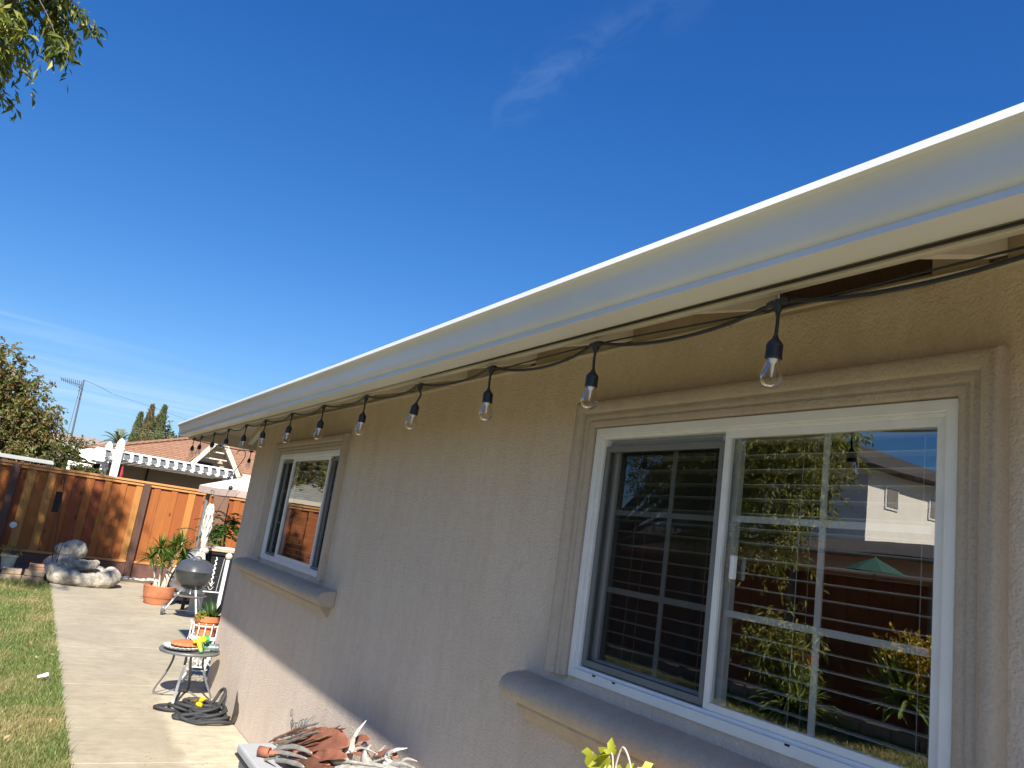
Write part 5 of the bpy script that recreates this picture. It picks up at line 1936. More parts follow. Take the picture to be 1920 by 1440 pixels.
BARK = [[(1.468, 4.763, 0.236), (1.478, 4.441, 0.346), (1.488, 4.162, 0.454)], [(1.516, 4.496, 0.275), (1.526, 4.313, 0.359), (1.536, 4.145, 0.441)], [(1.441, 4.537, 0.272), (1.451, 4.211, 0.42), (1.461, 3.922, 0.553)], [(1.517, 4.28, 0.38), (1.527, 4.123, 0.45), (1.537, 3.973, 0.511)], [(1.508, 4.509, 0.336), (1.518, 4.175, 0.452), (1.528, 3.878, 0.55)], [(1.501, 4.758, 0.243), (1.511, 4.492, 0.332), (1.521, 4.251, 0.413)], [(1.532, 4.499, 0.334), (1.542, 4.252, 0.425), (1.552, 4.033, 0.518)], [(1.489, 4.407, 0.307), (1.499, 4.111, 0.439), (1.509, 3.85, 0.564)], [(1.492, 4.55, 0.277), (1.502, 4.308, 0.389), (1.512, 4.087, 0.494)], [(1.425, 4.614, 0.226), (1.435, 4.17, 0.429), (1.445, 3.779, 0.582)], [(1.477, 4.674, 0.268), (1.487, 4.186, 0.454), (1.497, 3.766, 0.592)], [(1.444, 4.477, 0.342), (1.454, 4.235, 0.423), (1.464, 4.015, 0.496)], [(1.458, 4.457, 0.306), (1.468, 4.057, 0.446), (1.478, 3.725, 0.586)], [(1.447, 4.457, 0.336), (1.457, 4.175, 0.451), (1.467, 3.928, 0.564)], [(1.441, 4.509, 0.293), (1.451, 4.297, 0.387), (1.461, 4.105, 0.479)], [(1.535, 4.449, 0.314), (1.545, 4.101, 0.471), (1.555, 3.785, 0.591)], [(1.536, 4.785, 0.277), (1.546, 4.53, 0.376), (1.556, 4.293, 0.458)], [(1.518, 4.511, 0.309), (1.528, 4.226, 0.414), (1.538, 3.965, 0.501)], [(1.466, 4.279, 0.405), (1.476, 4.112, 0.463), (1.486, 3.958, 0.52)], [(1.44, 4.47, 0.337), (1.45, 4.247, 0.423), (1.46, 4.048, 0.509)], [(1.538, 4.81, 0.217), (1.548, 4.531, 0.337), (1.558, 4.282, 0.452)], [(1.44, 4.507, 0.336), (1.45, 4.319, 0.424), (1.46, 4.142, 0.504)], [(1.45, 4.396, 0.382), (1.46, 4.285, 0.429), (1.47, 4.177, 0.471)], [(1.469, 4.234, 0.407), (1.479, 4.042, 0.473), (1.489, 3.864, 0.533)], [(1.424, 4.491, 0.325), (1.434, 4.205, 0.419), (1.444, 3.952, 0.506)], [(1.48, 4.521, 0.261), (1.49, 4.156, 0.387), (1.5, 3.847, 0.511)], [(1.448, 4.342, 0.366), (1.458, 4.204, 0.428), (1.468, 4.075, 0.49)], [(1.488, 4.479, 0.31), (1.498, 4.302, 0.395), (1.508, 4.135, 0.472)], [(1.515, 4.314, 0.375), (1.525, 4.078, 0.479), (1.535, 3.858, 0.564)], [(1.525, 4.657, 0.324), (1.535, 4.306, 0.444), (1.545, 3.994, 0.545)], [(1.516, 4.615, 0.286), (1.526, 4.236, 0.412), (1.536, 3.912, 0.529)], [(1.502, 4.655, 0.245), (1.512, 4.166, 0.414), (1.522, 3.773, 0.582)], [(1.537, 4.259, 0.399), (1.547, 4.034, 0.499), (1.557, 3.831, 0.597)], [(1.435, 4.331, 0.347), (1.445, 4.097, 0.457), (1.455, 3.882, 0.555)], [(1.496, 4.736, 0.268), (1.506, 4.362, 0.432), (1.516, 4.024, 0.559)], [(1.42, 3.982, 0.507), (1.43, 3.895, 0.542), (1.44, 3.811, 0.574)], [(1.517, 4.334, 0.405), (1.527, 4.005, 0.513), (1.537, 3.719, 0.612)], [(1.444, 4.272, 0.356), (1.454, 4.045, 0.435), (1.464, 3.842, 0.512)], [(1.477, 4.279, 0.338), (1.487, 4.098, 0.409), (1.497, 3.934, 0.48)], [(1.479, 4.521, 0.298), (1.489, 4.265, 0.416), (1.499, 4.034, 0.524)]]


def ribbon(pts_, w, pointed, rr):
    """one bent sheet: a creased blade along pts_, its face turned out to the yard"""
    pl_ = bez(pts_, 8)
    k_ = len(pl_)
    ws = []
    for i in range(k_):
        f = i / (k_ - 1)
        if pointed:
            q = (1 - f) ** .7 * (.75 + .5 * math.sin(math.pi * min(1, f * 1.6 + .2)))
        else:
            q = math.sin(math.pi * (.08 + .9 * f)) ** .7
        ws.append(max(w * q * (1 + .07 * math.sin(i * 1.9 + k_)), .0012))
    nrm = Vector((-.45 + rr.gauss(0, .15), -.70 + rr.gauss(0, .15), .55 + rr.gauss(0, .15)))
    return MB().strip(pl_, ws, nrm, rr.uniform(.25, .6) * (-1 if pointed else 1))


rr = random.Random(17)
heap = thing('rusty_leaf_heap', 'heap of rusty sheet metal leaves and bark strips on the grey bin', 'yard art', (1.42, 3.95, top_z))
ag = thing('pale_agave', 'silvery white dried agave rosette with long curled pointed blades at the front of the heap', 'yard art', (1.50, 3.40, .36))
for (nm, mt, pts_, w_, tp) in HEAP:
    ribbon(pts_, w_, tp, rr).build(nm, mt, ag if nm == 'agave_blade' else heap, solid=.003, smooth=True, angle=60)
for pts_ in BARK:
    MB().tube(bez(pts_, 4), [rr.uniform(.002, .004)] + [rr.uniform(.003, .0075) for _ in range(7)] + [.0015], 5).build('bark_strip', rr.choice(('bark_tan', 'bark_tan', 'agave_grey', 'rust')), heap, smooth=True, angle=60)
MB().tube([(1.285, 4.20, .375), (1.33, 4.16, .378)], .024, 14, caps=False).build('rust_tube', 'rust', heap, solid=.003, smooth=True)
MB().tube([(1.33, 4.16, .375), (1.50, 4.06, .40)], .013, 10).build('rust_rod', 'rust', heap, smooth=True)
MB().tube([(1.49, 4.25, .415), (1.515, 4.21, .40)], .026, 12, caps=False).build('rust_tube', 'rust_dark', heap, solid=.003, smooth=True)
MB().tube([(1.54, 4.18, .42), (1.56, 4.11, .45)], .020, 12).build('rust_tube', 'rust', heap, smooth=True)
MB().sphere((1.48, 3.60, .37), .17, 16, 8, (.7, 2.6, .75)).build('heap_core', 'rust_dark', heap, smooth=True, angle=180)
MB().sphere((1.53, 3.30, .44), .12, 16, 8, (.7, 2.2, .7)).build('agave_heart', 'agave_grey', ag, smooth=True, angle=180)

# grey carved feathers and wire curls standing behind
wc = thing('wire_curls', 'grey feather blades with curled wire tendrils standing behind the rusty heap', 'yard art', (1.56, 4.32, bz))
for (dx, dy, dz_, L, w_) in ((.04, -.12, .17, .21, .012), (.06, -.21, .11, .17, .011), (.02, -.24, .13, .13, .006)):
    p0 = Vector((1.53, 4.47, .375))
    d = Vector((dx, dy, dz_)).normalized()
    curl_leaf(p0 + Vector((0, dy * .45, 0)), d, L, w_ * 1.4, .3, (1, 0, 0)).build('feather', 'agave_grey', wc, solid=.003, smooth=True, angle=50)
for k in range(8):
    c0 = Vector((1.54, 4.56 - .045 * k, .395 + .06 * rr.random()))
    sp = []
    for t_ in np.linspace(0, 7.5, 26):
        q = .028 * (1 - t_ / 9.5)
        sp.append(c0 + Vector((0, q * math.cos(t_) * (1 if k % 2 else -1), q * math.sin(t_) + .02 + .01 * k * .3)))
    sp = [Vector((1.54, 4.48 - .03 * k, .35))] + sp
    MB().tube(sp, .0022, 5).build('tendril', 'grey_metal', wc, smooth=True, angle=180)

# glass marbles
for (x_, y_, z_, lab) in ((1.545, 3.84, .565, 'clear glass marble in wire at the top of the rusty heap'), (1.575, 3.55, .585, 'clear glass marble in wire beside the tall white agave blade')):
    t = thing('glass_marble', lab, 'marble', (x_, y_, z_), 'glass marbles on the heap')
    MB().sphere((x_, y_, z_), .013, 16, 10).build('marble', 'steel', t, smooth=True, angle=180)
    MB().tube([(x_ + .017 * math.cos(a), y_ + .017 * math.sin(a), z_ - .002) for a in np.linspace(0, 2 * math.pi, 16, endpoint=False)], .0018, 5, closed=True).build('wire_ring', 'grey_metal', t)

# ================================================================== lime leaved plant at the bottom edge
lp_ = thing('lime_plant', 'potted plant with lime yellow lobed leaves and a looping pink stem below the large window', 'potted plant', (1.33, 1.55, 0))
MB().lathe([(.10, 0), (.105, .01), (.145, .26), (.155, .262), (.157, .30), (.14, .30), (0, .27)], (1.34, 1.55, .55), 28).build('pot', 'terracotta', lp_, smooth=True, angle=30)
MB().lathe([(.13, 0), (.14, .02), (.12, .50), (.15, .549), (0, .549)], (1.34, 1.55, 0), 24).build('pedestal', 'pot_white', lp_, smooth=True, angle=30)
MB().tube(bez([(1.335, 1.55, .83), (1.335, 1.522, 1.06), (1.335, 1.517, 1.11), (1.335, 1.502, 1.149), (1.335, 1.478, 1.135), (1.335, 1.462, 1.10), (1.34, 1.458, 1.02)], 8), .0026, 6).build('stem', 'pale_stem', lp_, smooth=True, angle=180)
MB().tube(bez([(1.33, 1.55, .83), (1.33, 1.524, 1.06), (1.33, 1.526, 1.115), (1.33, 1.534, 1.128)], 6), .0022, 6).build('stem', 'pale_stem', lp_, smooth=True, angle=180)


def lobed(b, tn, c, d, nrm, L, rr):
    """ivy-shaped leaf with three points, folded at the ribs"""
    d = Vector(d).normalized()
    nrm = Vector(nrm).normalized()
    s = d.cross(nrm).normalized()
    nrm = s.cross(d)
    c = Vector(c)
    out = [(0, 0), (-.10, .30), (.22, .50), (.30, .24), (.62, .26), (1.0, 0.0), (.62, -.26), (.30, -.24), (.22, -.50), (-.10, -.30)]
    o = len(b.v)
    b.v.append(tuple(c + d * .3 * L))
    for (u, v) in out:
        b.v.append(tuple(c + d * u * L + s * v * L + nrm * (abs(v) * .45 - .25 * u * u) * L))
    tv = rr.random()
    for k in range(len(out)):
        b.f.append((o, o + 1 + k, o + 1 + (k + 1) % len(out)))
        tn.append(tv)


rr = random.Random(21)
LEAVES = [((1.33, 1.533, 1.127), (0, .3, 1), (-1, -.5, .2), .036), ((1.33, 1.533, 1.127), (-.1, .9, -.25), (-.5, -.3, 1), .058), ((1.325, 1.598, 1.112), (-.1, .2, -1), (-1, -.5, .4), .050), ((1.33, 1.54, 1.118), (-.2, .65, -.75), (-.8, -.4, .6), .062),
          ((1.33, 1.575, 1.09), (-.2, -.2, -1), (-1, -.4, .3), .05), ((1.335, 1.525, 1.098), (-.3, -.4, -.7), (-.7, -.5, .8), .05), ((1.345, 1.495, 1.102), (.1, -.8, -.2), (-.6, -.3, 1), .045), ((1.36, 1.455, 1.118), (.2, -.5, -.35), (-.4, -.3, 1), .05),
          ((1.34, 1.51, 1.07), (-.4, -.1, -.4), (-.5, -.4, .8), .06), ((1.36, 1.56, 1.06), (.3, .3, -.3), (-.4, -.4, 1), .06), ((1.32, 1.60, 1.04), (-.4, .5, -.3), (-.5, -.2, 1), .06), ((1.36, 1.62, 1.03), (.1, .7, -.2), (-.3, -.2, 1), .07),
          ((1.36, 1.46, 1.05), (.1, -.7, -.2), (-.4, -.2, 1), .06), ((1.30, 1.52, 1.0), (-.8, -.1, .1), (-.3, -.2, 1), .07)]
for (c, d, nn, L) in LEAVES:
    b, tn = MB(), []
    lobed(b, tn, c, d, nn, L, rr)
    b.build('leaf', 'leaf_lime', lp_, tint=tn, smooth=True, angle=180)
b = MB()
for (c, d, nn, L) in LEAVES[2:]:
    b.tube([c, (1.335 + rr.uniform(-.02, .02), 1.55 + rr.uniform(-.02, .02), .86)], .0018, 5)
b.build('stem', 'pale_stem', lp_)

# ================================================================== neighbour: white pergola
pg = thing('pergola', 'white vinyl pergola with pointed post caps and a lattice roof behind the fence', 'pergola', (1.3, 18.5, 0))
PY = 18.5
beam_z0, beam_z1 = 2.175, 2.345
b = MB()
prof_ = [(.62, 2.235), (.68, 2.19), (.78, 2.17), (.86, 2.105), (1.0, 2.09), (1.12, 2.10), (1.2, beam_z0), (3.80, beam_z0), (3.80, beam_z1), (1.05, beam_z1), (.88, 2.315), (.80, 2.33), (.70, 2.285)]
b.sweep(prof_, PY - .03, PY + .03, lambda u, w_, t: (u, t, w_))
b.build('beam', 'white_vinyl', pg)
b = MB()
b.sweep([(u + .12, w_ + .012) for u, w_ in prof_], PY + 2.9, PY + 2.96, lambda u, w_, t: (u, t, w_))
b.build('beam', 'white_vinyl', pg)


def pergola_post(x, y, z1):
    p_ = MB().box(x - .075, x + .075, y - .075, y + .075, 0, z1).build('post', 'white_vinyl', pg, bevel=.008)
    c = MB()
    c.lathe([(.085 * 1.3, 0), (.10 * 1.3, .03), (.082 * 1.3, .05), (.07 * 1.3, .06), (.085 * 1.3, .09), (.078 * 1.3, .14), (.045 * 1.3, .21), (0, .255)], (x, y, z1), 4)
    c.v = [(x + ((px - x) - (py - y)) * .7071, y + ((px - x) + (py - y)) * .7071, pz) for px, py, pz in c.v]
    c.build('finial', 'white_vinyl', p_, bevel=.006)


pergola_post(1.355, PY - .11, 2.40)
pergola_post(1.235, PY + 1.35, 2.36)
pergola_post(3.70, PY + .12, 2.14)
xx = 1.155
while xx < 3.78:
    if abs(xx - 1.355) > .1:
        tl = MB().box(xx - .056, xx + .056, PY - .16, PY - .032, 2.345, 2.372)
        tl.box(xx - .045, xx + .045, PY - .11, PY + 3.0, 2.20, 2.344)
        tl = tl.build('rafter_tail', 'white_vinyl', pg, bevel=.003)
        MB().sweep([(xx - .043, 2.342), (xx - .043, 2.232), (xx, 2.192), (xx + .043, 2.232), (xx + .043, 2.342)], PY - .118, PY - .111, lambda u, w_, t: (u, t, w_)).build('end_plate', 'metal_shade_grey', tl)  # grey plate paints the shade inside the hollow tail end
    xx += .182
k = 0
yy = PY + .12
while yy < PY + 2.9:
    MB().box(.95, 3.78, yy, yy + .045, 2.373, 2.39).build('lattice_slat', 'white_vinyl', pg)
    yy += .10
xx = 1.2
while xx < 3.75:
    MB().box(xx, xx + .03, PY + .1, PY + 2.9, 2.180, 2.198).build('lattice_slat', 'white_vinyl', pg)
    xx += .09
# red folded parasol hung on the pergola post
o = MB().lathe([(.01, 0), (.05, .05), (.06, .2), (.03, .35), (.0, .4)], (1.50, PY + .05, 1.70), 12).build('hanging_flag', 'red_fabric', smooth=True, origin=(1.5, PY + .05, 1.7))
tag(o, 'red cloth hanging beside the front pergola post', 'cloth')

# neighbour house with tan roof
nh = thing('neighbour_house', 'beige neighbour house with tan shingle hip roof and small gable', 'house', (3.5, 22.5, 0))
MB().box(1.45, 9.0, 22.3, 32, 0, 2.33).build('wall', 'cream_wall', nh)
b = MB()
C0 = Vector((.95, 21.25, 2.44))
C1 = Vector((4.62, 25.2, 3.66))
b.add([tuple(C0), (9.6, 21.25, 2.44), (9.6, 25.2, 3.66), tuple(C1), (.95, 33, 2.44), (4.62, 29.5, 3.66), (9.6, 33, 2.44), (9.6, 29.5, 3.66)],
      [(0, 1, 2, 3), (0, 3, 5, 4), (3, 2, 7, 5), (4, 5, 7, 6)])
b.build('roof', 'tan_shingle', nh, solid=-.03)
b = MB()
p_, q_ = C0 + Vector((0, 0, .03)), C1 + Vector((0, 0, .03))
for k in range(22):
    a = p_.lerp(q_, k / 22)
    c = p_.lerp(q_, (k + .94) / 22)
    b.beam(a, c + Vector((0, 0, .012)), .26, .02)
b.build('hip_tile', 'tan_shingle', nh)
MB().box(.95, 9.6, 21.22, 21.25, 2.31, 2.44).build('fascia', 'beige_paint', nh)
MB().box(1.0, 9.5, 21.26, 22.29, 2.31, 2.335).build('soffit', 'cream_wall', nh)
# gable: barge boards, small roof, wall with dark vent
ga, gl, gr = Vector((3.84, 20.95, 3.25)), Vector((3.24, 20.95, 2.46)), Vector((4.46, 20.95, 2.32))
b = MB()
for e_ in (gl, gr):
    b.beam(ga, e_, .05, .11, (0, 1, 0))
bb = MB().beam(ga + Vector((-.02, 0, 0)), gl, .11, .05, (0, 1, 0)).build('barge_board', 'beige_paint', nh)
MB().beam(ga + Vector((.02, 0, -.005)), gr, .11, .05, (0, 1, 0)).build('barge_board', 'beige_paint', nh)
bk = Vector((0, 1.9, 0))
b = MB()
u1 = Vector((0, 0, .065))
b.add([ga + u1, gl + u1 + Vector((-.08, 0, -.03)), gl + u1 + bk + Vector((-.08, 0, -.03)), ga + u1 + bk], [(0, 1, 2, 3)])
b.add([ga + u1, gr + u1 + Vector((.08, 0, -.03)), gr + u1 + bk + Vector((.08, 0, -.03)), ga + u1 + bk], [(3, 2, 1, 0)])
b.build('gable_roof', 'tan_shingle', nh, solid=.03)
b = MB()
u2 = Vector((0, .02, .0))
bk2 = Vector((0, .9, 0))
b.add([ga + u2, gl + u2, gl + u2 + bk2, ga + u2 + bk2], [(0, 1, 2, 3)])
b.add([ga + u2, gr + u2, gr + u2 + bk2, ga + u2 + bk2], [(3, 2, 1, 0)])
b.build('gable_soffit', 'beige_paint', nh)
b = MB()
y_ = 21.45
b.add([(3.84, y_, 3.22), (3.30, y_, 2.50), (3.30, y_, 2.2), (4.42, y_, 2.2), (4.42, y_, 2.40)], [(0, 1, 2, 3, 4)])
b.build('gable_wall', 'cream_wall', nh, solid=.03)
MB().box(3.45, 4.0, 21.38, 21.42, 2.40, 2.58).build('gable_vent', 'dark_gap', nh)
for zz in (2.68, 2.86, 3.02):
    MB().box(3.55 + (zz - 2.68) * .7, 4.10 - (zz - 2.68) * .5, 21.1, 21.13, zz, zz + .03).build('lookout', 'beige_paint', nh)
MB().box(2.40, 2.44, 22.27, 22.298, 0, 2.3).build('downpipe', 'dark_gap', nh)

# grey shed roof and flat roof left of it, beyond the fence
nb = thing('grey_roof_house', 'neighbour house with grey shingle roof rising over the fence at the left edge', 'house', (-3, 23, 0))
MB().box(-9.5, -1.05, 22.0, 30, 0, 2.05).build('wall', 'beige_paint', nb)
b = MB()
b.add([(-10, 21.6, 2.02), (-.86, 21.6, 2.02), (-1.8, 25, 3.25), (-8.5, 25, 3.25), (-10, 30.5, 2.02), (-.86, 30.5, 2.02)], [(0, 1, 2, 3), (1, 5, 2), (3, 2, 5, 4), (0, 3, 4)])
b.build('roof', 'grey_shingle', nb, solid=.04)
MB().box(-10, -.84, 21.56, 21.595, 1.90, 2.02).build('fascia', 'beige_paint', nb)
fr2 = thing('patio_roof', 'long pale flat patio roof just above the fence under the autumn tree', 'roof', (-.3, 20.5, 0))
MB().box(-.82, .24, 20.6, 22.4, 1.93, 1.985).build('roof_sheet', 'roof_flat', fr2)
MB().box(-.84, .26, 20.55, 20.598, 1.90, 1.955).build('fascia', 'roof_flat', fr2)
for x_ in (-.7, .15):
    MB().box(x_ - .05, x_ + .05, 20.7, 20.8, 0, 1.93).build('post', 'beige_paint', fr2)
wp = thing('white_railing', 'short white railing section above the fence left of the pergola', 'railing', (.55, 19.5, 0))
MB().box(.50, .57, 19.47, 19.54, 0, 2.03).build('post', 'white_vinyl', wp, bevel=.005)
MB().box(.571, .98, 19.48, 19.53, 1.94, 2.02).build('rail', 'white_vinyl', wp, bevel=.005)

# antenna
an = thing('tv_antenna', 'tall thin television antenna mast with a spined boom above the hedge', 'antenna', (.57, 24, 0))
MB().tube([(.60, 24, 0), (.565, 24, 2.0), (.482, 24, 4.36)], [.028, .026, .022], 8).build('mast', 'mast_metal', an, smooth=True)
MB().tube([(.44, 24, 4.18), (.43, 24.2, 1.9)], .008, 5).build('lead', 'metal_shade_grey', an)
MB().beam((-.05, 24.0, 4.255), (.44, 24, 4.20), .018, .018).build('boom', 'mast_metal', an)
for k in range(11):
    f = k / 10
    c = Vector((-.05, 24, 4.255)).lerp(Vector((.44, 24, 4.20)), f)
    L = .08 + .13 * f
    MB().tube([c + Vector((-.02, -L * 3, L * .25)), c + Vector((.02, L * 3, -L * .1))], .008, 4).build('element', 'mast_metal', an)
MB().beam((.44, 24, 4.20), (.49, 24, 4.20), .04, .04).build('clamp', 'mast_metal', an)
MB().tube(bez([(.40, 24, 4.17), (.44, 24, 4.10), (.42, 24, 4.02)], 4), .010, 5).build('bracket', 'mast_metal', an)
wl = thing('guy_wire', 'dark sagging cable running right from the antenna mast top', 'wire', (.48, 24, 4.36))
MB().tube(bez([(.482, 24, 4.355), (.74, 24.1, 4.315), (1.0, 24.2, 4.255), (1.25, 24.3, 4.17)], 6), .0055, 5).build('wire', 'mast_metal', wl)
MB().tube(bez([(1.25, 24.3, 4.17), (3.2, 28, 4.32), (6, 34, 4.5)], 6), .004, 5).build('wire_run', 'metal_shade_grey', wl)


# ================================================================== trees
def tree(name, label, base, trunk, crown, seed, mat, nleaf, ls, group=None, sprays=None, wd=.35, droop=.4, bark='bark'):
    """trunk: list of (point, radius); crown: list of (centre, radii) lobes"""
    rr = random.Random(seed)
    t = thing(name, label, 'tree', base, group)
    b = MB()
    pl = bez([p for p, _ in trunk], 5)
    rs = np.interp(np.linspace(0, len(trunk) - 1, len(pl)), range(len(trunk)), [r for _, r in trunk])
    b.tube(pl, list(rs), 9)
    topp = Vector(trunk[-1][0])
    fork = Vector(trunk[-2][0])
    tips = []
    for (c, r) in crown:
        c = Vector(c)
        mid = fork.lerp(c, .5) + Vector((rr.gauss(0, .1), rr.gauss(0, .1), .1))
        br_ = bez([fork, mid, c], 4)
        b.tube(br_, [trunk[-1][1] * (1 - .75 * i / len(br_)) for i in range(len(br_))], 6)
        for k in range(5):
            d = Vector((rr.gauss(0, 1), rr.gauss(0, 1), rr.gauss(0, .8))).normalized()
            e_ = c + Vector((d.x * r[0], d.y * r[1], d.z * r[2])) * .85
            b.tube([c, c.lerp(e_, .5) + Vector((0, 0, .06)), e_], [trunk[-1][1] * .3, trunk[-1][1] * .18, .006], 5)
    b.build('trunk', bark, t, smooth=True, angle=180)
    b, tn = MB(), []
    vol = [r[0] * r[1] * r[2] for _, r in crown]
    tot = sum(v ** .75 for v in vol)
    for (c, r), v in zip(crown, vol):
        cnt = int(nleaf * v ** .75 / tot)
        c = Vector(c)
        per = 14
        for _ in range(max(1, cnt // per)):
            d = Vector((rr.gauss(0, 1), rr.gauss(0, 1), rr.gauss(0, 1))).normalized()
            f = rr.random() ** .45
            q = c + Vector((d.x * r[0], d.y * r[1], d.z * r[2])) * f
            # a drooping twig carrying leaves
            tw_ = (d * .6 + Vector((rr.gauss(0, .5), rr.gauss(0, .5), rr.gauss(0, .4) - droop))).normalized()
            L = ls * rr.uniform(2.0, 4.5)
            for i in range(per):
                g_ = i / per
                p = q + tw_ * (L * g_) + Vector((0, 0, -L * .35 * g_ * g_))
                dd = (tw_ * .5 + Vector((rr.gauss(0, .6), rr.gauss(0, .6), rr.gauss(0, .5)))).normalized()
                leaf(b, p, dd, ls * rr.uniform(.6, 1.25), rr, tn, droop, wd)
    if sprays:
        for (p0, p1, cnt, f0) in sprays:
            p0, p1 = Vector(p0), Vector(p1)
            b2 = bez([p0, p0.lerp(p1, .6) + Vector((0, 0, .06)), p1], 6)
            MB().tube(b2, [.008 - .006 * i / len(b2) for i in range(len(b2))], 5).build('twig', bark, t)
            for i in range(cnt):
                f = f0 + (1 - f0) * rr.random()
                k_ = f * (len(b2) - 1)
                p = b2[int(k_)]
                leaf(b, p + Vector((rr.gauss(0, .045), rr.gauss(0, .045), rr.gauss(0, .045))), Vector((rr.gauss(0, .6), rr.gauss(0, .6), -.5)), ls * rr.uniform(.7, 1.2), rr, tn, droop, wd)
    b.build('crown', mat, t, tint=tn)
    return t


# ash tree over the lawn: only the tips of its boughs reach into the picture
tree('ash_tree', 'drooping ash tree whose boughs hang in at the top left corner', (-3.1, 8.4, 0),
     [((-3.1, 8.4, -.05), .17), ((-3.05, 8.4, 2.0), .14), ((-2.8, 8.5, 4.2), .11), ((-2.5, 8.6, 6.0), .07)],
     [((-2.5, 8.6, 7.4), (1.5, 1.5, 1.3)), ((-1.75, 8.9, 6.55), (.75, .9, .75)), ((-3.4, 8.2, 6.3), (1.3, 1.3, 1.2)), ((-1.55, 8.2, 7.4), (.7, .9, .8)), ((-1.66, 9.2, 5.85), (.50, .5, .42)), ((-2.6, 9.6, 6.2), (1.0, .9, .9)), ((-1.78, 8.0, 5.55), (.58, .5, .42)), ((-1.12, 8.7, 6.35), (.40, .5, .30))],
     31, 'leaf_ash', 23000, .13,
     sprays=[((-1.25, 8.4, 6.35), (-.72, 8.05, 5.50), 70, .86), ((-1.2, 8.7, 6.5), (-.78, 8.6, 5.95), 150, .2), ((-1.3, 8.5, 6.5), (-.72, 8.5, 6.2), 110, .3), ((-1.7, 8.2, 5.8), (-1.15, 8.1, 5.62), 190, .2), ((-1.8, 8.2, 5.7), (-1.16, 8.2, 5.35), 190, .2), ((-1.2, 8.7, 6.4), (-.52, 8.7, 6.22), 30, .7), ((-1.6, 8.2, 5.9), (-1.1, 8.1, 5.6), 110, .3)], wd=.32, droop=.7)
# smaller weeping tree across the lawn, mirrored in the large window
tree('weeping_tree', 'olive green weeping tree across the lawn, reflected in the large window', (-5.4, 11.2, 0),
     [((-5.4, 11.2, -.05), .12), ((-5.3, 11.0, 1.8), .09), ((-4.7, 8.6, 3.2), .05)],
     [((-4.2, 6.1, 3.3), (.75, .75, .55)), ((-4.0, 5.9, 2.75), (.5, .5, .6)), ((-4.3, 6.8, 2.9), (.7, .7, .6)), ((-4.05, 5.6, 3.35), (.5, .5, .4)), ((-4.1, 6.1, 2.1), (.32, .35, .42)), ((-4.8, 6.9, 3.5), (.8, .8, .6)), ((-4.3, 7.6, 3.0), (.7, .8, .8)), ((-4.5, 8.4, 3.2), (.8, .8, .9)), ((-4.4, 7.5, 2.1), (.5, .7, .4))],
     32, 'leaf_weeping', 26000, .085, wd=.32, droop=.45)
tree('autumn_tree', 'large bushy tree turning brown and yellow beyond the fence at the left edge', (-1.9, 23.5, 0),
     [((-1.9, 23.5, -.05), .2), ((-1.9, 23.5, 1.5), .16), ((-1.7, 23.4, 2.6), .1)],
     [((-1.55, 23.4, 4.0), (.75, .8, .72)), ((-2.6, 23.6, 3.9), (1.1, 1, .8)), ((-.9, 23.3, 3.6), (.66, .8, .52)), ((-.45, 23.2, 3.05), (.62, .8, .45)), ((-.12, 23.2, 2.6), (.48, .7, .45)), ((-1.3, 23.0, 2.9), (.85, .9, .75)), ((-2.4, 23.2, 2.7), (1.1, .9, .9)), ((-.6, 22.9, 2.25), (.62, .6, .45)), ((-3.8, 23.6, 3.0), (1.0, 1, 1)), ((-1.5, 23.4, 4.5), (.32, .3, .28)), ((-.15, 23.2, 3.0), (.22, .3, .22))],
     33, 'leaf_autumn', 30000, .115, wd=.52, droop=.2)
tree('hedge_shrub', 'loose green and rust hedge shrub left of the white pergola', (.55, 23.0, 0),
     [((.55, 23, -.05), .06), ((.55, 23, 1.0), .05), ((.6, 23, 1.8), .03)],
     [((.35, 22.8, 2.12), (.42, .5, .4)), ((.75, 23.0, 2.22), (.5, .5, .38)), ((1.15, 23.3, 2.2), (.42, .5, .34)), ((.2, 22.6, 1.7), (.5, .5, .4)), ((.9, 22.6, 1.75), (.5, .5, .4))],
     34, 'leaf_hedge', 8000, .10, wd=.4, droop=0)
tree('climbing_shrub', 'small dark leaved shrub poking above the fence beside the pergola beam', (.8, 17.6, 0),
     [((.8, 17.6, -.05), .04), ((.8, 17.6, 1.0), .03), ((.85, 17.6, 1.6), .02)],
     [((.78, 17.6, 1.86), (.22, .2, .13)), ((.98, 17.6, 1.80), (.2, .2, .12)), ((.6, 17.6, 1.78), (.16, .2, .12))],
     35, 'leaf_hedge', 1100, .06, wd=.45, droop=0)

tree('rear_tree', 'tall dark leafy tree behind the grey roof, mirrored in the small far window', (-6.8, 35, 0),
     [((-6.8, 35, -.05), .25), ((-6.8, 35, 2), .2), ((-6.8, 35, 3.5), .12)],
     [((-7.4, 35, 4.4), (1.5, 1.2, 1.3)), ((-5.6, 34.5, 4.0), (1.3, 1.2, 1.2)), ((-6.6, 35, 5.3), (1.0, 1.0, .8)), ((-8.9, 36, 4.0), (1.2, 1.2, 1.0)), ((-6.6, 34, 3.1), (1.6, 1, .8))], 36, 'leaf_hedge', 9000, .16, wd=.5, droop=.1)


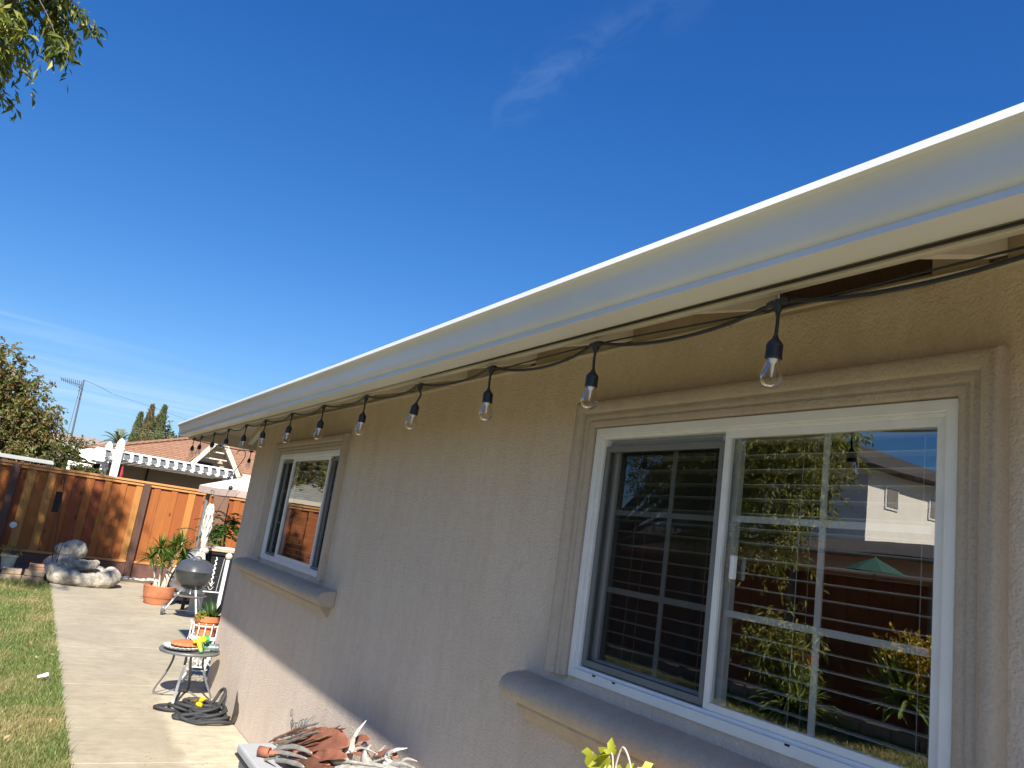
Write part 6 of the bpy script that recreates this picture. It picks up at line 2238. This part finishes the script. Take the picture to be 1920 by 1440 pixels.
def cypress(label, x, y, z0, z1, r, seed, mat, lean=0.0, fork=None, n=5200):
    rr = random.Random(seed)
    t = thing('cypress', label, 'tree', (x, y, 0), 'cypresses above the tan roof')
    MB().tube([(x, y, -.05), (x + lean * .5, y, z1 * .5), (x + lean, y, z1 - .2)], [.2, .12, .03], 7).build('trunk', 'bark', t)
    b, tn = MB(), []
    for _ in range(n):
        f = rr.random() ** 1.15
        z = z0 + (z1 - z0) * f
        rad = r * (1 - f) ** .85 + .02
        a = rr.uniform(0, 2 * math.pi)
        q = rad * (.6 + .4 * rr.random()) * rr.uniform(.9, 1.12)
        p = Vector((x + lean * f + q * math.cos(a), y + q * math.sin(a), z))
        leaf(b, p, Vector((math.cos(a) * .4, math.sin(a) * .4, 2.2)), rr.uniform(.16, .32), rr, tn, 0, .4)
    if fork:
        for (fx, fz0, fz1, fl) in fork:
            for _ in range(500):
                f = rr.random()
                q = .14 * (1 - f) + .02
                a = rr.uniform(0, 6.28)
                leaf(b, Vector((x + fx + fl * f + q * math.cos(a), y + q * math.sin(a), fz0 + (fz1 - fz0) * f)), Vector((fl, 0, 1.4)), rr.uniform(.2, .36), rr, tn, 0, .4)
    b.build('crown', mat, t, tint=tn)


cypress('slim green cypress, leftmost of the three above the tan roof', 4.70, 55, 2.5, 6.45, .50, 41, 'leaf_cypress', .08)
cypress('forked brown tipped cypress in the middle of the three', 5.30, 55, 2.5, 7.1, .62, 42, 'leaf_cypress_brown', .04, [(.12, 5.5, 6.5, .42)])
cypress('tallest dark cypress, rightmost of the three above the tan roof', 6.02, 55, 2.5, 7.22, .68, 43, 'leaf_cypress', .06, n=6500)
tree('round_tree', 'round dark tree pressed against the tallest cypress', (6.7, 57, 0),
     [((6.7, 57, -.05), .2), ((6.7, 57, 2.5), .16), ((6.7, 57, 4), .1)],
     [((6.75, 57, 5.25), (.62, .6, .55)), ((6.35, 57, 5.75), (.3, .3, .5)), ((6.55, 56.6, 4.9), (.8, .6, .5)), ((6.45, 57, 6.25), (.18, .2, .3)), ((5.6, 57, 5.1), (.35, .4, .4))], 44, 'leaf_cypress', 3600, .2, wd=.55, droop=0)
tree('distant_tree', 'small round green tree just under the gutter tip', (7.75, 55, 0),
     [((7.75, 55, -.05), .2), ((7.75, 55, 2.5), .16), ((7.75, 55, 4), .1)],
     [((7.7, 55, 5.05), (.75, .6, .62)), ((8.3, 55, 5.0), (.6, .6, .5))], 45, 'leaf_dark', 2600, .2, wd=.55, droop=0)

# palm
pm = thing('palm_tree', 'feathery fan of palm fronds rising behind the pergola post caps', 'palm', (3.85, 55, 0))
MB().tube([(3.85, 55, -.05), (3.85, 55, 2), (3.87, 55, 4.4)], [.22, .18, .17], 9).build('trunk', 'bark', pm)
rr = random.Random(8)
for k in range(26):
    az = 2.39996 * k
    el = rr.uniform(-.1, 1.35)
    L = rr.uniform(1.05, 1.45)
    d = Vector((math.cos(az) * math.cos(el), math.sin(az) * math.cos(el), math.sin(el)))
    q0 = Vector((3.87, 55, 4.4))
    pts_ = [q0 + d * L * f + Vector((0, 0, -.5 * L * f * f * math.cos(el) ** .5)) for f in np.linspace(0, 1, 10)]
    b, tn = MB(), []
    b.tube(pts_, [.02 - .0017 * i for i in range(10)], 4)
    tn += [.5] * len(b.f)
    for i in range(1, 10):
        t_ = (pts_[i] - pts_[i - 1]).normalized()
        s = t_.cross(Vector((0, 0, 1)))
        if s.length < .01:
            s = t_.orthogonal()
        s.normalize()
        for sub in (0, .5):
            q = pts_[i - 1].lerp(pts_[i], sub)
            for sg in (-1, 1):
                e_ = q + s * sg * .16 + t_ * .20 + Vector((0, 0, -.05))
                b.add([q - t_ * .03, q + t_ * .03, e_], [(0, 1, 2)])
                tn.append(rr.random())
    b.build('frond', 'leaf_palm', pm, tint=tn)

# power line far behind the cypresses
pl_ = thing('power_line', 'pale power wires crossing in front of the far cypresses', 'wire', (4, 50, 5))
for dz_ in (0, .14, .32):
    MB().tube(bez([(2.0, 50, 4.85 + dz_), (5.5, 50, 5.0 + dz_ * .8), (9.5, 50, 5.1 + dz_)], 8), .005, 4).build('wire', 'agave_grey', pl_)
# houses dotted at the foot of the hill
for i, (x_, y_, lab) in enumerate(((7.2, 330, 'tiny white hillside house between the antenna mast and the autumn tree'), (12.0, 340, 'tiny pale hillside house right of the antenna mast'))):
    t = thing('hillside_house', lab, 'house', (x_, y_, 13))
    MB().box(x_ - 2.5, x_ + 2.5, y_, y_ + 4, 10, 16.2 - i).build('wall', 'house_white', t)
    b = MB()
    z_ = 16.2 - i
    b.add([(x_ - 2.8, y_ - .3, z_), (x_ + 2.8, y_ - .3, z_), (x_ + 2.8, y_ + 4.3, z_), (x_ - 2.8, y_ + 4.3, z_), (x_ - 1.5, y_ + 2, z_ + 1.1), (x_ + 1.5, y_ + 2, z_ + 1.1)], [(0, 1, 5, 4), (1, 2, 5), (2, 3, 4, 5), (3, 0, 4)])
    b.build('roof', 'stone_red', t)

# ================================================================== across the lawn: what the window mirrors
h2 = thing('two_storey_house', 'white two storey house with dark hip roof across the lawn, reflected in the window', 'house', (-18, 15, 0))
MB().box(-23, -14, 11.6, 19.0, 0, 4.75).build('wall', 'house_white', h2)
b = MB()
z_ = 4.751
b.add([(-23.5, 11.1, z_), (-13.4, 11.1, z_), (-13.4, 19.6, z_), (-23.5, 19.6, z_), (-20, 15.3, z_ + 1.7), (-17.6, 15.3, z_ + 1.7)], [(0, 1, 5, 4), (1, 2, 5), (2, 3, 4, 5), (3, 0, 4), (3, 2, 1, 0)])
b.build('roof', 'brown_shingle', h2)
for (x0, x1) in ((-15.3, -14.7), (-17.3, -16.7)):
    w_ = MB().box(x0, x1, 11.56, 11.598, 3.85, 4.45).build('window', 'white_vinyl', h2)
    MB().box(x0 + .06, x1 - .06, 11.545, 11.559, 3.91, 4.39).build('pane', 'house_grey', w_)
for (y0, y1) in ((12.5, 13.4), (14.6, 15.6)):
    w_ = MB().box(-13.999, -13.95, y0, y1, 3.3, 4.4).build('window', 'white_vinyl', h2)
    MB().box(-13.949, -13.94, y0 + .08, y1 - .08, 3.38, 4.32).build('pane', 'dark_gap', w_)
h3 = thing('low_house', 'low white house wall with dark roof behind the side fence, reflected in the window', 'house', (-11, 11, 0))
MB().box(-13.6, -9.6, 6.5, 18, 0, 2.35).build('wall', 'house_white', h3)
b = MB()
b.add([(-13.8, 6.0, 2.95), (-9.0, 6.0, 2.36), (-9.0, 18.4, 2.36), (-13.8, 18.4, 2.95)], [(0, 1, 2, 3)])
b.build('roof', 'brown_shingle', h3, solid=.08)
gu = thing('green_umbrella', 'closed green patio umbrella top beyond the side fence, reflected in the window', 'umbrella', (-7.5, 7.6, 0))
MB().lathe([(.45, 2.0), (.25, 2.1), (.02, 2.20), (0, 2.21)], (-7.7, 7.2, 0), 8).build('canopy', 'umbrella_green', gu)
MB().tube([(-7.7, 7.2, 0), (-7.7, 7.2, 2.22)], .02, 8).build('pole', 'grey_wood', gu)


def strap_plant(name, label, c, n, L, seed, mat='leaf_strap', w=.012, up_=.4, sag=.75):
    rr = random.Random(seed)
    t = thing(name, label, 'plant', c)
    b, tn = MB(), []
    c = Vector(c)
    for k in range(n):
        az = rr.uniform(0, 6.28)
        el = rr.uniform(up_, 1.45)
        l_ = L * rr.uniform(.7, 1.15)
        d = Vector((math.cos(az) * math.cos(el), math.sin(az) * math.cos(el), math.sin(el)))
        q = c + Vector((rr.gauss(0, .06), rr.gauss(0, .06), .02))
        pts_ = [q + d * l_ * f + Vector((0, 0, -sag * l_ * f * f * math.cos(el))) for f in (0, .35, .7, 1)]
        b.strip(pts_, [w, w * 1.1, w * .8, .001], (0, 0, 1), .3)
        tn += [rr.random()] * 6
    b.build('foliage', mat, t, tint=tn)
    return t


strap_plant('strap_plant', 'clump of arching strap leaves before the side fence, reflected under the pane bar', (-5.45, 6.75, .03), 300, .80, 51, w=.019)
strap_plant('yucca_plant', 'spiky pale green fan plant at the right of the reflected bed', (-5.4, 5.3, .52), 170, .60, 52, w=.022, up_=-.3, sag=.18)
tree('bed_shrub', 'dark narrow leaved shrub before the side fence, mirrored in the middle pane', (-5.6, 7.2, 0), [((-5.6, 7.2, -.05), .04), ((-5.6, 7.2, .4), .03), ((-5.6, 7.2, .7), .02)], [((-5.55, 7.1, .95), (.45, .5, .35)), ((-5.4, 6.8, .8), (.3, .3, .25))], 53, 'leaf_weeping', 1900, .13, wd=.22, droop=.6)
tree('flower_bush', 'yellow flowering bush beside the spiky fan plant, mirrored at the right', (-5.6, 5.1, 0), [((-5.6, 5.1, -.05), .04), ((-5.6, 5.1, .4), .03), ((-5.6, 5.1, .8), .02)], [((-5.5, 5.1, 1.08), (.5, .5, .16)), ((-5.6, 5.0, .85), (.4, .4, .2))], 54, 'leaf_gold', 2600, .06, wd=.6, droop=0)
cb = thing('clay_bowl', 'reddish clay bowl set in the reflected planting bed', 'bowl', (-5.45, 6.75, .03))
MB().lathe([(.08, 0), (.15, .06), (.2, .14), (.19, .14), (.14, .07), (0, .05)], (-5.5, 6.72, .62), 24).build('bowl', 'terracotta', cb, smooth=True, angle=40)
MB().lathe([(.12, -.6), (.10, 0), (0, 0)], (-5.5, 6.72, .62), 16).build('stand', 'stone_tan', cb, smooth=True)
b = MB()
b.box(-6.28, -5.9, -2, 13.9, -.05, .03)
structure(b.build('side_bed', 'soil'))
e2 = thing('flagstone_edging', 'row of tan flagstones edging the bed across the lawn', 'edging', (-5.0, 5, 0))
y = 2.0
while y < 11:
    L = rng.uniform(.3, .5)
    MB().box(-5.96, -5.78, y, y + L - .02, -.02, rng.uniform(.07, .12)).build('flagstone', 'stone_tan', e2, bevel=.012)
    y += L
